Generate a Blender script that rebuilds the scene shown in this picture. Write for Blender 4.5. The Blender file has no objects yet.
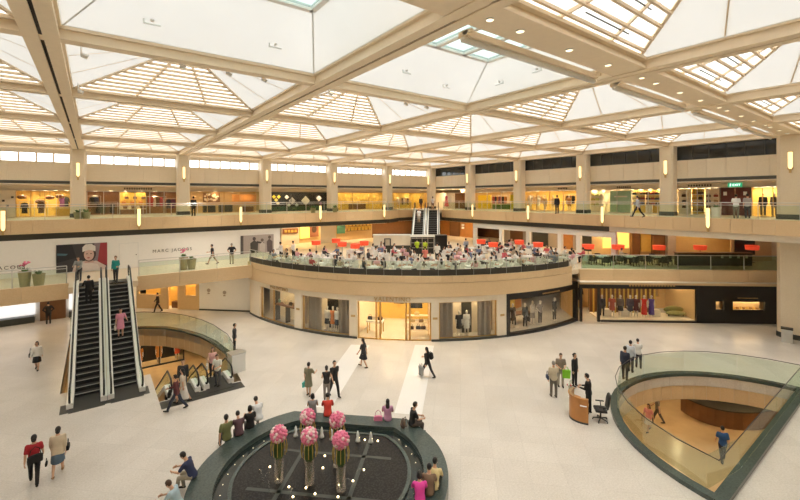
import bpy, bmesh, math, random
import numpy as np
from mathutils import Vector, Matrix
from mathutils.geometry import tessellate_polygon
random.seed(7)
sc = bpy.context.scene
COL = sc.collection
pi = math.pi
R = math.radians

# ------------------------------------------------------------------ camera model (world: x along the far gallery, y along the side gallery)
FOC = 410.0          # focal length in pixels of the 800 px wide frame
EYE = 9.7
AZ = R(53.3)
FW = (math.cos(AZ), math.sin(AZ)); RT = (math.sin(AZ), -math.cos(AZ))
def horizon(x): return 198 - .0033 * (x - 400)
def at(x, y, z=0.0):
    """the place at height z that the photograph shows at a pixel"""
    d = FOC * (EYE - z) / (y - horizon(x)); l = (x - 400) / FOC * d
    return (d * FW[0] + l * RT[0], d * FW[1] + l * RT[1])
def ray(x):
    l = (x - 400) / FOC
    return (FW[0] + l * RT[0], FW[1] + l * RT[1])

# ------------------------------------------------------------------ mesh builder
class MB:
    def __init__(s): s.V = []; s.F = []; s.M = []
    def add(s, vs, fs, m=0):
        b = len(s.V); s.V += [tuple(v) for v in vs]
        for f in fs: s.F.append(tuple(i + b for i in f)); s.M.append(m)
        return s
    def hexa(s, p, m=0):
        return s.add(p, [(0,3,2,1),(4,5,6,7),(0,1,5,4),(1,2,6,5),(2,3,7,6),(3,0,4,7)], m)
    def box(s, c, d, rz=0, m=0):
        x, y, z = d[0]/2, d[1]/2, d[2]/2; co, si = math.cos(rz), math.sin(rz)
        P = [(-x,-y,-z),(x,-y,-z),(x,y,-z),(-x,y,-z),(-x,-y,z),(x,-y,z),(x,y,z),(-x,y,z)]
        return s.hexa([(c[0]+a*co-b*si, c[1]+a*si+b*co, c[2]+e) for a, b, e in P], m)
    def lohi(s, lo, hi, m=0):
        return s.box([(a+b)/2 for a, b in zip(lo, hi)], [abs(b-a) for a, b in zip(lo, hi)], 0, m)
    def prism(s, poly, z0, z1, m=0, mt=None):
        n = len(poly)
        s.add([(p[0], p[1], z0) for p in poly] + [(p[0], p[1], z1) for p in poly],
              [(i, (i+1) % n, n+(i+1) % n, n+i) for i in range(n)], m)
        tri = tessellate_polygon([[Vector((p[0], p[1], 0)) for p in poly]])
        s.add([(p[0], p[1], z0) for p in poly], [tuple(reversed(t)) for t in tri], m)
        s.add([(p[0], p[1], z1) for p in poly], [tuple(t) for t in tri], m if mt is None else mt)
        return s
    def sheet(s, loops, z, m=0):
        tri = tessellate_polygon([[Vector((p[0], p[1], 0)) for p in l] for l in loops])
        pts = [p for l in loops for p in l]
        return s.add([(p[0], p[1], z) for p in pts], tri, m)
    def bar(s, p, q, w, h, m=0, up=(0,0,1)):
        p, q = Vector(p), Vector(q); d = (q-p)
        if d.length < 1e-6: return s
        d.normalize(); u = Vector(up); a = d.cross(u)
        if a.length < 1e-4: a = d.cross(Vector((1,0,0)))
        a.normalize(); b = a.cross(d)
        a *= w/2; b *= h/2
        return s.hexa([p-a-b, p+a-b, q+a-b, q-a-b, p-a+b, p+a+b, q+a+b, q-a+b], m)
    def rings(s, rs, closed=False, cap=True, m=0):
        n = len(rs[0]); b = []
        for r in rs: b += r
        f = []; k = len(rs)
        for i in range(k if closed else k-1):
            j = (i+1) % k
            for a in range(n): f.append((i*n+a, i*n+(a+1) % n, j*n+(a+1) % n, j*n+a))
        if cap and not closed: f += [tuple(reversed(range(n))), tuple((k-1)*n+a for a in range(n))]
        return s.add(b, f, m)
    def tube(s, path, r, n=6, closed=False, m=0):
        P = [Vector(p) for p in path]; rs = []; k = len(P)
        rr = r if isinstance(r, (list, tuple)) else [r]*k
        prev = None
        for i in range(k):
            if closed: t = P[(i+1) % k] - P[i-1]
            else: t = P[min(i+1, k-1)] - P[max(i-1, 0)]
            t.normalize()
            if prev is None:
                a = t.cross(Vector((0,0,1)))
                if a.length < .05: a = t.cross(Vector((1,0,0)))
            else: a = prev - t*prev.dot(t)
            a.normalize(); prev = a; c = t.cross(a)
            rs.append([tuple(P[i] + (a*math.cos(2*pi*j/n) + c*math.sin(2*pi*j/n))*rr[i]) for j in range(n)])
        return s.rings(rs, closed, m=m)
    def capsule(s, p, r0, q, r1, n=8, m=0):
        p, q = Vector(p), Vector(q); d = (q-p).normalized() if (q-p).length > 1e-6 else Vector((0,0,1))
        path = [p-d*r0*.95, p-d*r0*.6, p, q, q+d*r1*.6, q+d*r1*.95]; rad = [r0*.3, r0*.8, r0, r1, r1*.8, r1*.3]
        return s.tube(path, rad, n, m=m)
    def ell(s, c, r, n=10, k=7, m=0, rot=None, keep=None):
        vs = []
        for i in range(k+1):
            ph = pi*i/k
            for j in range(n):
                v = Vector((r[0]*math.sin(ph)*math.cos(2*pi*j/n), r[1]*math.sin(ph)*math.sin(2*pi*j/n), r[2]*math.cos(ph)))
                vs.append(v)
        fs = []
        for i in range(k):
            for j in range(n):
                f = (i*n+j, (i+1)*n+j, (i+1)*n+(j+1) % n, i*n+(j+1) % n)
                if keep is None or keep(sum((vs[a] for a in f), Vector())/4): fs.append(f)
        if rot is not None: vs = [rot @ v for v in vs]
        return s.add([v+Vector(c) for v in vs], fs, m)
    def lathe(s, prof, c=(0,0,0), n=16, m=0, arc=(0, 2*pi)):
        full = abs(arc[1]-arc[0]-2*pi) < 1e-6; k = n if full else n+1
        rs = [[(c[0]+r*math.cos(arc[0]+(arc[1]-arc[0])*j/n), c[1]+r*math.sin(arc[0]+(arc[1]-arc[0])*j/n), c[2]+z) for j in range(k)] for r, z in prof]
        if full: return s.rings(rs, m=m)
        b = [v for r in rs for v in r]; f = []
        for i in range(len(rs)-1):
            for j in range(k-1): f.append((i*k+j, i*k+j+1, (i+1)*k+j+1, (i+1)*k+j))
        return s.add(b, f, m)
    def mesh(s, name, mats, smooth=False):
        me = bpy.data.meshes.new(name); me.from_pydata(s.V, [], s.F)
        for m in (mats if isinstance(mats, (list, tuple)) else [mats]): me.materials.append(m)
        if any(s.M): me.polygons.foreach_set('material_index', s.M)
        if smooth: me.polygons.foreach_set('use_smooth', [True]*len(s.F))
        me.update(); return me
    def build(s, name, mats, parent=None, loc=(0,0,0), rz=0, smooth=False):
        return link(name, s.mesh(name, mats, smooth), parent, loc, rz)
def link(name, me, parent=None, loc=(0,0,0), rz=0):
    o = bpy.data.objects.new(name, me); COL.objects.link(o)
    o.location = loc; o.rotation_euler = (0,0,rz)
    if parent is not None: o.parent = parent
    return o
def tag(o, label, cat, group=None):
    o['label'] = label; o['category'] = cat
    if group: o['group'] = group
    return o
def thing(name, label, cat, loc=(0,0,0), rz=0, group=None):
    return tag(link(name, None, None, loc, rz), label, cat, group)
def struct(o): o['kind'] = 'structure'; return o
def sroot(name, loc=(0,0,0), rz=0): return struct(link(name, None, None, loc, rz))
def kids(o): return CH.get(o.name, [])
CH = {}
def dup(o, loc=None, rz=None, label=None, group=None, mats=None):
    c = o.copy(); COL.objects.link(c)
    if loc is not None: c.location = loc
    if rz is not None: c.rotation_euler = (0,0,rz)
    if label: c['label'] = label
    if group: c['group'] = group
    for ch in [x for x in o.children]:
        d = ch.copy(); COL.objects.link(d); d.parent = c
        for g in [x for x in ch.children]:
            e = g.copy(); COL.objects.link(e); e.parent = d
    return c
def paint(o, *ms):
    """materials of this one object (its mesh data may be shared)"""
    for sl, m in zip(o.material_slots, ms):
        sl.link = 'OBJECT'; sl.material = m
    return o

# ------------------------------------------------------------------ materials
def nodes(name):
    m = bpy.data.materials.new(name); m.use_nodes = True
    n = m.node_tree.nodes; n.clear(); out = n.new('ShaderNodeOutputMaterial')
    return m, n, m.node_tree.links, out
def mat(name, rgb, rough=.6, metal=0, var=.07, scale=5, bump=0, spec=.5, emis=None, es=0, detail=3):
    m, n, l, out = nodes(name)
    b = n.new('ShaderNodeBsdfPrincipled'); l.new(b.outputs[0], out.inputs[0])
    b.inputs['Roughness'].default_value = rough; b.inputs['Metallic'].default_value = metal
    b.inputs['Specular IOR Level'].default_value = spec
    tc = n.new('ShaderNodeTexCoord'); nz = n.new('ShaderNodeTexNoise')
    nz.inputs['Scale'].default_value = scale; nz.inputs['Detail'].default_value = detail
    l.new(tc.outputs['Object'], nz.inputs['Vector'])
    mx = n.new('ShaderNodeMix'); mx.data_type = 'RGBA'
    mx.inputs[6].default_value = (*[c*(1-var) for c in rgb], 1); mx.inputs[7].default_value = (*[min(1, c*(1+var)) for c in rgb], 1)
    l.new(nz.outputs['Fac'], mx.inputs[0]); l.new(mx.outputs[2], b.inputs['Base Color'])
    if bump:
        bp = n.new('ShaderNodeBump'); bp.inputs['Strength'].default_value = bump
        l.new(nz.outputs['Fac'], bp.inputs['Height']); l.new(bp.outputs[0], b.inputs['Normal'])
    if emis:
        b.inputs['Emission Color'].default_value = (*emis, 1); b.inputs['Emission Strength'].default_value = es
    return m
def glass(name, tint, fac=.12, rough=.02):
    m, n, l, out = nodes(name)
    t = n.new('ShaderNodeBsdfTransparent'); t.inputs[0].default_value = (*tint, 1)
    g = n.new('ShaderNodeBsdfGlossy'); g.inputs['Roughness'].default_value = rough
    fr = n.new('ShaderNodeLayerWeight'); fr.inputs[0].default_value = .3
    mp = n.new('ShaderNodeMapRange'); mp.inputs[3].default_value = fac*.4; mp.inputs[4].default_value = min(1, fac*3)
    l.new(fr.outputs['Fresnel'], mp.inputs[0])
    mx = n.new('ShaderNodeMixShader'); l.new(mp.outputs[0], mx.inputs[0]); l.new(t.outputs[0], mx.inputs[1]); l.new(g.outputs[0], mx.inputs[2])
    l.new(mx.outputs[0], out.inputs[0]); return m
def sheer(name, rgb, trans, diff, clear=0):
    """daylight passing sheet: translucent + diffuse (+ a clear share)"""
    m, n, l, out = nodes(name)
    a = n.new('ShaderNodeBsdfTranslucent'); d = n.new('ShaderNodeBsdfDiffuse')
    tc = n.new('ShaderNodeTexCoord'); nz = n.new('ShaderNodeTexNoise'); nz.inputs['Scale'].default_value = .6; nz.inputs['Detail'].default_value = 3
    l.new(tc.outputs['Object'], nz.inputs['Vector'])
    mxc = n.new('ShaderNodeMix'); mxc.data_type = 'RGBA'
    mxc.inputs[6].default_value = (*[c*.93 for c in rgb], 1); mxc.inputs[7].default_value = (*rgb, 1); l.new(nz.outputs['Fac'], mxc.inputs[0])
    l.new(mxc.outputs[2], a.inputs[0]); l.new(mxc.outputs[2], d.inputs[0])
    mx = n.new('ShaderNodeMixShader'); mx.inputs[0].default_value = diff/(trans+diff)
    l.new(a.outputs[0], mx.inputs[1]); l.new(d.outputs[0], mx.inputs[2]); last = mx
    if clear:
        t = n.new('ShaderNodeBsdfTransparent'); m2 = n.new('ShaderNodeMixShader'); m2.inputs[0].default_value = clear
        l.new(mx.outputs[0], m2.inputs[1]); l.new(t.outputs[0], m2.inputs[2]); last = m2
    l.new(last.outputs[0], out.inputs[0]); return m
def glow(name, rgb, s):
    m, n, l, out = nodes(name)
    e = n.new('ShaderNodeEmission'); e.inputs[0].default_value = (*rgb, 1); e.inputs[1].default_value = s
    l.new(e.outputs[0], out.inputs[0]); return m
def granite(name, c0, c1, rough, tile=None, mortar=None):
    m, n, l, out = nodes(name)
    b = n.new('ShaderNodeBsdfPrincipled'); l.new(b.outputs[0], out.inputs[0]); b.inputs['Roughness'].default_value = rough
    tc = n.new('ShaderNodeTexCoord')
    a = n.new('ShaderNodeTexNoise'); a.inputs['Scale'].default_value = 17; a.inputs['Detail'].default_value = 5; a.inputs['Roughness'].default_value = .7
    w = n.new('ShaderNodeTexNoise'); w.inputs['Scale'].default_value = .45; w.inputs['Detail'].default_value = 4
    l.new(tc.outputs['Object'], a.inputs['Vector']); l.new(tc.outputs['Object'], w.inputs['Vector'])
    mm = n.new('ShaderNodeMath'); mm.operation = 'MULTIPLY_ADD'; mm.inputs[1].default_value = .7
    l.new(a.outputs['Fac'], mm.inputs[0])
    m3 = n.new('ShaderNodeMath'); m3.operation = 'MULTIPLY'; m3.inputs[1].default_value = .35; l.new(w.outputs['Fac'], m3.inputs[0]); l.new(m3.outputs[0], mm.inputs[2])
    cr = n.new('ShaderNodeValToRGB'); cr.color_ramp.elements[0].position = .32; cr.color_ramp.elements[1].position = .72
    cr.color_ramp.elements[0].color = (*c0, 1); cr.color_ramp.elements[1].color = (*c1, 1); l.new(mm.outputs[0], cr.inputs[0])
    if tile:
        br = n.new('ShaderNodeTexBrick'); br.offset = 0; br.inputs['Scale'].default_value = 1
        br.inputs['Brick Width'].default_value = tile; br.inputs['Row Height'].default_value = tile; br.inputs['Mortar Size'].default_value = .012
        br.inputs['Color1'].default_value = (1,1,1,1); br.inputs['Color2'].default_value = (.94,.94,.94,1); br.inputs['Mortar'].default_value = (mortar, mortar, mortar, 1)
        mp = n.new('ShaderNodeMapping'); mp.inputs['Rotation'].default_value = (0,0,R(45)); l.new(tc.outputs['Object'], mp.inputs[0]); l.new(mp.outputs[0], br.inputs['Vector'])
        mu = n.new('ShaderNodeMix'); mu.data_type = 'RGBA'; mu.blend_type = 'MULTIPLY'; mu.inputs[0].default_value = 1
        l.new(cr.outputs[0], mu.inputs[6]); l.new(br.outputs['Color'], mu.inputs[7]); l.new(mu.outputs[2], b.inputs['Base Color'])
    else: l.new(cr.outputs[0], b.inputs['Base Color'])
    return m
_mc = {}
def cm(rgb, rough=.8, metal=0, var=.12, scale=9):
    """a plain coloured material (cloth, paint), shared by colour"""
    k = (rgb, rough, metal)
    if k not in _mc: _mc[k] = mat('coloured', rgb, rough, metal, var, scale)
    return _mc[k]
M = {}
M['floor'] = granite('pale_granite', (.55,.51,.45), (.79,.755,.70), .27, 1.2, .90)
M['strip'] = granite('white_marble', (.80,.79,.76), (.9,.89,.87), .25)
M['stone'] = granite('travertine', (.66,.47,.26), (.80,.60,.36), .45)
M['pale_stone'] = granite('pale_travertine', (.72,.60,.43), (.84,.73,.56), .45)
M['green_stone'] = granite('green_granite', (.03,.045,.042), (.095,.125,.115), .22)
M['dark_plinth'] = mat('dark_plinth', (.05,.055,.05), .35)
M['beam'] = mat('cream_steel', (.93,.79,.59), .5, var=.05)
M['slat'] = mat('tan_slats', (.84,.70,.52), .55, var=.05)
M['dark_slot'] = mat('dark_slot', (.025,.018,.012), .7)
M['dark_band'] = mat('dark_band', (.045,.042,.032), .5)
M['white_panel'] = sheer('white_roof_panel', (.84,.84,.81), .20, 1)
M['roof_glass'] = sheer('milky_roof_glass', (.86,.84,.78), .5, .7, .06)
M['white'] = mat('white_paint', (.88,.865,.83), .5, var=.03)
M['soffit'] = mat('soffit_paint', (.78,.70,.58), .6, var=.04)
M['cream'] = mat('cream_stone', (.84,.75,.60), .5, var=.05)
M['rail_glass'] = glass('green_tinted_glass', (.90,.955,.90), .07)
M['promenade_glass'] = glass('deep_green_glass', (.62,.76,.66), .08)
M['hatch_glass'] = glass('sea_green_hatch_glass', (.26,.33,.30), .03)
M['clear_glass'] = glass('clear_glass', (.96,.97,.96), .035)
M['dark_glass'] = mat('dark_window_glass', (.02,.022,.02), .08, spec=.6)
M['steel'] = mat('brushed_steel', (.62,.62,.60), .3, 1, var=.05)
M['pale_steel'] = mat('pale_steel', (.8,.8,.78), .35, .4, var=.03)
M['brass'] = mat('brass', (.62,.42,.18), .35, 1, var=.05)
M['dark_metal'] = mat('dark_metal', (.06,.06,.055), .4, .6)
M['black'] = mat('black_lacquer', (.012,.010,.009), .3)
M['rubber'] = mat('black_rubber', (.015,.015,.016), .5)
M['step'] = mat('escalator_step', (.022,.022,.022), .5, .4)
M['step_line'] = mat('step_nosing', (.42,.42,.40), .5, .3)
M['wood'] = mat('orange_wood', (.50,.22,.06), .35, var=.2, scale=3)
M['brown_wood'] = mat('brown_wood', (.20,.09,.035), .4, var=.2, scale=3)
M['honey_floor'] = mat('honey_floor', (.60,.44,.24), .22, var=.1, scale=2)
M['warm_wall'] = mat('warm_wall', (.68,.48,.24), .6)
M['yellow_wall'] = mat('yellow_wall', (.80,.55,.14), .6)
M['gold'] = mat('gold_pattern', (.75,.48,.10), .4, .3, var=.5, scale=4)
M['taupe'] = mat('taupe_curtain', (.46,.40,.34), .8, var=.08)
M['lamp_glow'] = glow('sconce_glow', (1,.70,.30), 1.15)
M['shop_light'] = glow('warm_shop_lamp', (1,.74,.42), 46)
M['niche_light'] = glow('niche_lamp', (1,.74,.42), 14)
M['white_light'] = glow('white_lamp', (1,.93,.82), 14)
M['candle'] = glow('pool_light', (1,.78,.42), 5)
M['downlight'] = glow('downlight', (1,.80,.50), 1.8)
M['red_shade'] = mat('red_lamp_shade', (.80,.10,.04), .6, emis=(1,.08,.03), es=.22)
M['cloth'] = mat('white_tablecloth', (.82,.81,.78), .9, var=.03)
M['chair_white'] = mat('white_chair_leather', (.83,.81,.76), .6, var=.05)
M['chair_dark'] = mat('dark_chair', (.05,.04,.035), .6)
M['skin'] = mat('skin', (.62,.37,.24), .6, var=.06)
M['eye'] = mat('dark_eye', (.02,.015,.012), .3)
M['lip'] = mat('lip', (.45,.13,.10), .5)
M['plaster_body'] = mat('pale_mannequin', (.72,.66,.58), .5, var=.03)
M['leaf'] = mat('leaf', (.10,.20,.05), .6, var=.35)
M['pink'] = mat('pink_petal', (.80,.22,.36), .7, var=.25, scale=14)
M['pale_pink'] = mat('pale_pink_petal', (.90,.66,.66), .7, var=.2, scale=14)
M['pot'] = mat('olive_pot', (.42,.36,.20), .5)
# ------------------------------------------------------------------ levels and grid
ZM, ZU, ZB, ZR = 4.1, 8.15, -3.9, 13.9      # mezzanine, upper gallery, basement, underside of the roof beams
XC, YC, XE, YE = 38.8, 44.5, 35.3, 39.5      # column lines and gallery edges
XL = [-17.1, -9.1, -1.1, 6.9, 14.9, 23.0, 31.1, 38.8]
YL = [-8.9, -1.2, 6.5, 14.2, 21.7, 29.3, 36.9, 44.5]
C0 = (29.0, 36.0); RF = 18.75; RD = 18.5       # the round terrace: centre, fascia radius, drum radius
def cyl(deg, r, z=None):
    p = (C0[0] + r*math.cos(R(deg)), C0[1] + r*math.sin(R(deg)))
    return p if z is None else (p[0], p[1], z)
def theta(px, r=RD):
    """bearing at which a pixel column first meets the drum"""
    d = ray(px); b = -(d[0]*C0[0] + d[1]*C0[1]); a = d[0]**2 + d[1]**2; c = C0[0]**2 + C0[1]**2 - r*r
    t = (-b - math.sqrt(b*b - a*c))/a
    return math.degrees(math.atan2(t*d[1]-C0[1], t*d[0]-C0[0])) % 360
DC, DR, DY = (22.0, 3.75), 6.05, 4.55            # the D-shaped well in the floor
def dwell(r, y, n=28):
    a0 = math.asin((y-DC[1])/r)
    return [(DC[0]+r*math.cos(a0+(pi-2*a0)*i/n), DC[1]+r*math.sin(a0+(pi-2*a0)*i/n)) for i in range(n+1)]
LW = [(2.45,22.6),(6.25,22.6),(6.4,24.5),(6.55,27.0),(6.3,29.6),(5.9,31.4),(5.2,33.2),(4.2,34.8),(2.9,36.0),(1.0,36.9),(-1.4,37.2),(-1.4,26.5),(2.45,26.5)]
DIA = [(30.2,17.2),(41.4,7.5)]                 # front of the side terrace

# ------------------------------------------------------------------ floors
b = MB()
b.sheet([[(-18,-10),(48,-10),(48,52),(-18,52)], dwell(DR, DY), LW], 0)
for lp in (dwell(DR, DY), LW):
    n = len(lp)
    for i in range(n):
        p, q = lp[i], lp[(i+1) % n]
        b.add([(*p,0),(*q,0),(*q,-.5),(*p,-.5)], [(0,1,2,3)])
struct(b.build('floor', M['floor']))
for k, (p, q, w) in enumerate((((8.3,17.55),(14.05,23.3),1.25), ((11.25,14.55),(17.4,20.7),1.25))):
    s = MB(); s.bar((*p,.002), (*q,.002), w, .004); struct(s.build('floor_inlay', M['strip']))
b = MB(); b.lohi((-18,-10,ZB-.2),(48,52,ZB)); struct(b.build('floor_basement', M['honey_floor']))
# well walls (stone band under the floor edge), basement walls
b = MB()
for lp in (dwell(DR+.02, DY-.02), LW):
    n = len(lp)
    for i in range(n):
        p, q = lp[i], lp[(i+1) % n]
        L = math.hypot(q[0]-p[0], q[1]-p[1]); k = max(1, round(L/.7))
        for j in range(k):
            a = [p[0]+(q[0]-p[0])*(j+.01)/k, p[1]+(q[1]-p[1])*(j+.01)/k]; c = [p[0]+(q[0]-p[0])*(j+.99)/k, p[1]+(q[1]-p[1])*(j+.99)/k]
            b.add([(*a,-.02),(*c,-.02),(*c,-1.25),(*a,-1.25)], [(0,1,2,3)])
struct(b.build('wall_well', M['stone']))
b = MB(); b.lohi((-17,-9,-1.26),(47,51,-1.25))
b = MB(); b.sheet([[(-17,-9),(47,-9),(47,51),(-17,51)], dwell(DR+.05, DY-.05), [(x+(.03 if x > 3 else -.03), y) for x, y in LW]], -1.25)
struct(b.build('ceiling_basement', M['soffit']))
b = MB()
b.lohi((-17,-9,ZB),(-16.8,51,-1.25)); b.lohi((-17,-9,ZB),(47,-8.8,-1.25)); b.lohi((41,-9,ZB),(41.2,51,-1.25)); b.lohi((-17,45,ZB),(47,45.2,-1.25))
struct(b.build('wall_basement', M['warm_wall']))

# ------------------------------------------------------------------ cladding helper
def clad(b, pts, z0, z1, th, pw, inward=1, gap=.014, m=0):
    for p, q in zip(pts, pts[1:]):
        dx, dy = q[0]-p[0], q[1]-p[1]; L = math.hypot(dx, dy); dx /= L; dy /= L; nx, ny = -dy*inward, dx*inward
        k = max(1, round(L/pw))
        for j in range(k):
            s0, s1 = L*j/k+gap/2, L*(j+1)/k-gap/2
            a = (p[0]+dx*s0, p[1]+dy*s0); c = (p[0]+dx*s1, p[1]+dy*s1)
            P = [a, c, (c[0]+nx*th, c[1]+ny*th), (a[0]+nx*th, a[1]+ny*th)]
            b.hexa([(*v, z0) for v in P] + [(*v, z1) for v in P], m)
def slabwall(b, pts, z0, z1, th, inward=1, m=0): clad(b, pts, z0, z1, th, 1e9, inward, 0, m)

# ------------------------------------------------------------------ upper gallery
EDGE_A = [(-17.5,YE),(27.8,YE)]; EDGE_B = [(27.8,YE),(31.0,41.9),(33.5,42.2)]; EDGE_C = [(36.2,39.5),(XE,34.0)]; EDGE_D = [(XE,34.0),(XE,17.3)]; EDGE_E = [(XE,17.3),(XE,-5)]
edge = [(-17.5,YE),(27.8,YE),(31.0,41.9),(33.5,42.2),(36.2,39.5),(XE,34.0),(XE,-5),(47.5,-5),(47.5,51.5),(-17.5,51.5)]
def inset(pts, d):     # the gallery lies on the left hand of the edge line walked from -x: shift inwards
    return [(x + d*.72, y + d*.72) for x, y in pts]
b = MB(); b.prism(edge, 7.75, ZU, 0); struct(b.build('floor_upper', M['pale_stone']))
b = MB(); b.prism([(-17.5,YE+.45),(27.6,YE+.45),(30.8,42.4),(33.7,42.6),(36.7,39.6),(XE+.45,34.1),(XE+.45,-5),(47.5,-5),(47.5,51.5),(-17.5,51.5)], 6.72, 6.8); struct(b.build('ceiling_mezzanine', M['soffit']))
for nm, pts in (('far', EDGE_A), ('corner', EDGE_B), ('bend', EDGE_C), ('side', EDGE_D), ('end', EDGE_E)):
    b = MB(); o = [(x - (.06 if nm in ('side','end') else .04 if nm in ('corner','bend') else 0), y - (.06 if nm == 'far' else .04 if nm in ('corner','bend') else 0)) for x, y in pts]
    clad(b, o, 7.2, ZU+.04, .05, 1.15, 1); slabwall(b, pts, 7.2, ZU, .3, 1)
    struct(b.build('wall_fascia_'+nm, M['stone']))
    c = MB(); slabwall(c, [(x+.25, y+.25) for x, y in pts], 6.76, 7.2, .15, 1); struct(c.build('trim_'+nm, M['dark_band'] if nm != 'end' else M['soffit']))
# band, dark recess and clerestory above the gallery
def col_w(axis, k): return 1.45 if (axis == 'y' and k == 2) else 1.08
b = MB(); clad(b, [(-17.4,YC+.4),(XC+.4,YC+.4)], 11.25, 12.75, .25, 1.33, 1); clad(b, [(XC+.4,YC+.4),(XC+.4,-5)], 11.25, 12.75, .25, 1.27, 1)
slabwall(b, [(-17.4,YC+.5),(XC+.5,YC+.5)], 11.25, 12.75, .1, 1); slabwall(b, [(XC+.5,YC+.5),(XC+.5,-5)], 11.25, 12.75, .1, 1)
struct(b.build('wall_band', M['pale_stone']))
b = MB(); slabwall(b, [(-17.4,YC+.8),(XC+.8,YC+.8)], 10.9, 11.26, .1, 1); slabwall(b, [(XC+.8,YC+.8),(XC+.8,-5)], 10.9, 11.26, .1, 1)
struct(b.build('trim_recess', M['dark_band']))
b = MB(); b.prism([(-17.5,YC+.65),(XC+.65,YC+.65),(XC+.65,-5),(47.5,-5),(47.5,51.5),(-17.5,51.5)], 10.9, 11.0); struct(b.build('ceiling_gallery', M['soffit']))
nwin = 0
for a, c in zip(XL[1:], XL[2:]):
    nwin += 1; w = sroot('window_%d' % nwin); n = 7
    x0, x1 = a+.55, c-.55; f = MB(); y = YC+.5
    if a < -5:
        d = MB(); d.lohi((x0,y-.05,12.75),(-6.0,y+.1,14.0)); struct(d.build('wall_blank', M['dark_band'])); x0 = -6.0; n = 4
    f.lohi((x0,y-.05,12.75),(x1,y+.08,12.83)); f.lohi((x0,y-.05,13.92),(x1,y+.08,14.0))
    for i in range(n+1): x = x0+(x1-x0)*i/n; f.lohi((x-.06,y-.07,12.8),(x+.06,y+.08,13.96))
    f.build('window_frame', M['slat'], w)
    g = MB(); g.lohi((x0,y,12.8),(x1,y+.02,13.95)); g.build('window_pane', M['clear_glass'], w)
for a, c in zip(YL[2:], YL[3:]):
    nwin += 1; w = sroot('window_%d' % nwin); n = 6
    y0, y1 = a+.45, c-.45; f = MB(); x = XC+.5
    f.lohi((x-.05,y0,12.75),(x+.08,y1,12.8))
    for i in range(n+1): y = y0+(y1-y0)*i/n; f.lohi((x-.04,y-.025,12.8),(x+.06,y+.025,13.96))
    f.build('window_frame', M['dark_metal'], w)
    g = MB(); g.lohi((x,y0,12.8),(x+.04,y1,14.02)); g.build('window_pane', M['dark_glass'], w)
b = MB(); b.lohi((XC+.75,-5,12.75),(XC+.85,YC+.8,14.2)); struct(b.build('wall_blank', M['dark_band']))
b = MB(); b.lohi((-17.4,YC+.3,13.5),(XC+.3,YC+.42,14.0)); struct(b.build('trim_eaves', M['soffit']))
b = MB(); b.lohi((-17.5,51.3,ZB),(47.8,51.6,11.2)); struct(b.build('wall_north', M['soffit']))
b = MB(); b.lohi((47.3,-9,ZB),(47.6,51.6,11.2)); struct(b.build('wall_east', M['soffit']))
# columns
def column(x, y, w, z0, z1, plinth):
    c = w/2; k = c*.28
    poly = [(-c+k,-c),(c-k,-c),(c,-c+k),(c,c-k),(c-k,c),(-c+k,c),(-c,c-k),(-c,-c+k)]
    r = sroot('column', (x,y,0)); b = MB(); z = z0
    while z < z1-.01:
        t = min(z+1.35, z1); b.prism(poly, z, t-.012); z = t
    b.prism([(p[0]*.985,p[1]*.985) for p in poly], z0, z1)
    b.build('column_shaft', M['pale_stone'], r)
    q = MB()
    for zp in plinth: q.prism([(p[0]*1.06,p[1]*1.06) for p in poly], zp, zp+.34)
    q.build('column_plinth', M['dark_plinth'], r)
for x in XL[1:-1]: column(x, YC, 1.08, ZU, ZR+.02, [ZU])
for i, y in enumerate(YL[2:]):
    column(XC, y, 1.5 if i == 0 else 1.05, 0 if i == 0 else ZU, ZR+.02, [0, ZU] if i == 0 else [ZU])

# ------------------------------------------------------------------ roof
def xbeam_pts(y, w, z0, z1): return (-17.1,y-w/2,z0),(XC+.6,y+w/2,z1)
for i, x in enumerate(XL):
    r = sroot('ceiling_beam'); b = MB(); s = .09
    for sg in (-1,1):
        b.lohi((x+sg*s/2,-9,ZR),(x+sg*.38,YC+.6,ZR+.12)); b.lohi((x+sg*.12,-9,ZR+.12),(x+sg*.31,YC+.6,ZR+.32)); b.lohi((x+sg*.10,-9,ZR+.32),(x+sg*.42,YC+.6,ZR+.42))
    b.build('beam_flange', M['beam'], r)
    d = MB(); d.lohi((x-.1,-9,ZR+.05),(x+.1,YC+.6,ZR+.4)); d.build('beam_slot', M['dark_slot'], r)
for i, y in enumerate(YL):
    wide = i == 2; w = .54 if wide else .20
    b = MB(); b.lohi((-17.1,y-w,ZR+.03),(XC+.6,y+w,ZR+.13)); b.lohi((-17.1,y-w*.75,ZR+.13),(XC+.6,y+w*.75,ZR+.30)); b.lohi((-17.1,y-w-.04,ZR+.30),(XC+.6,y+w+.04,ZR+.40))
    struct(b.build('ceiling_beam', M['beam']))
ZP, ZT = ZR+.38, ZR+1.60
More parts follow.
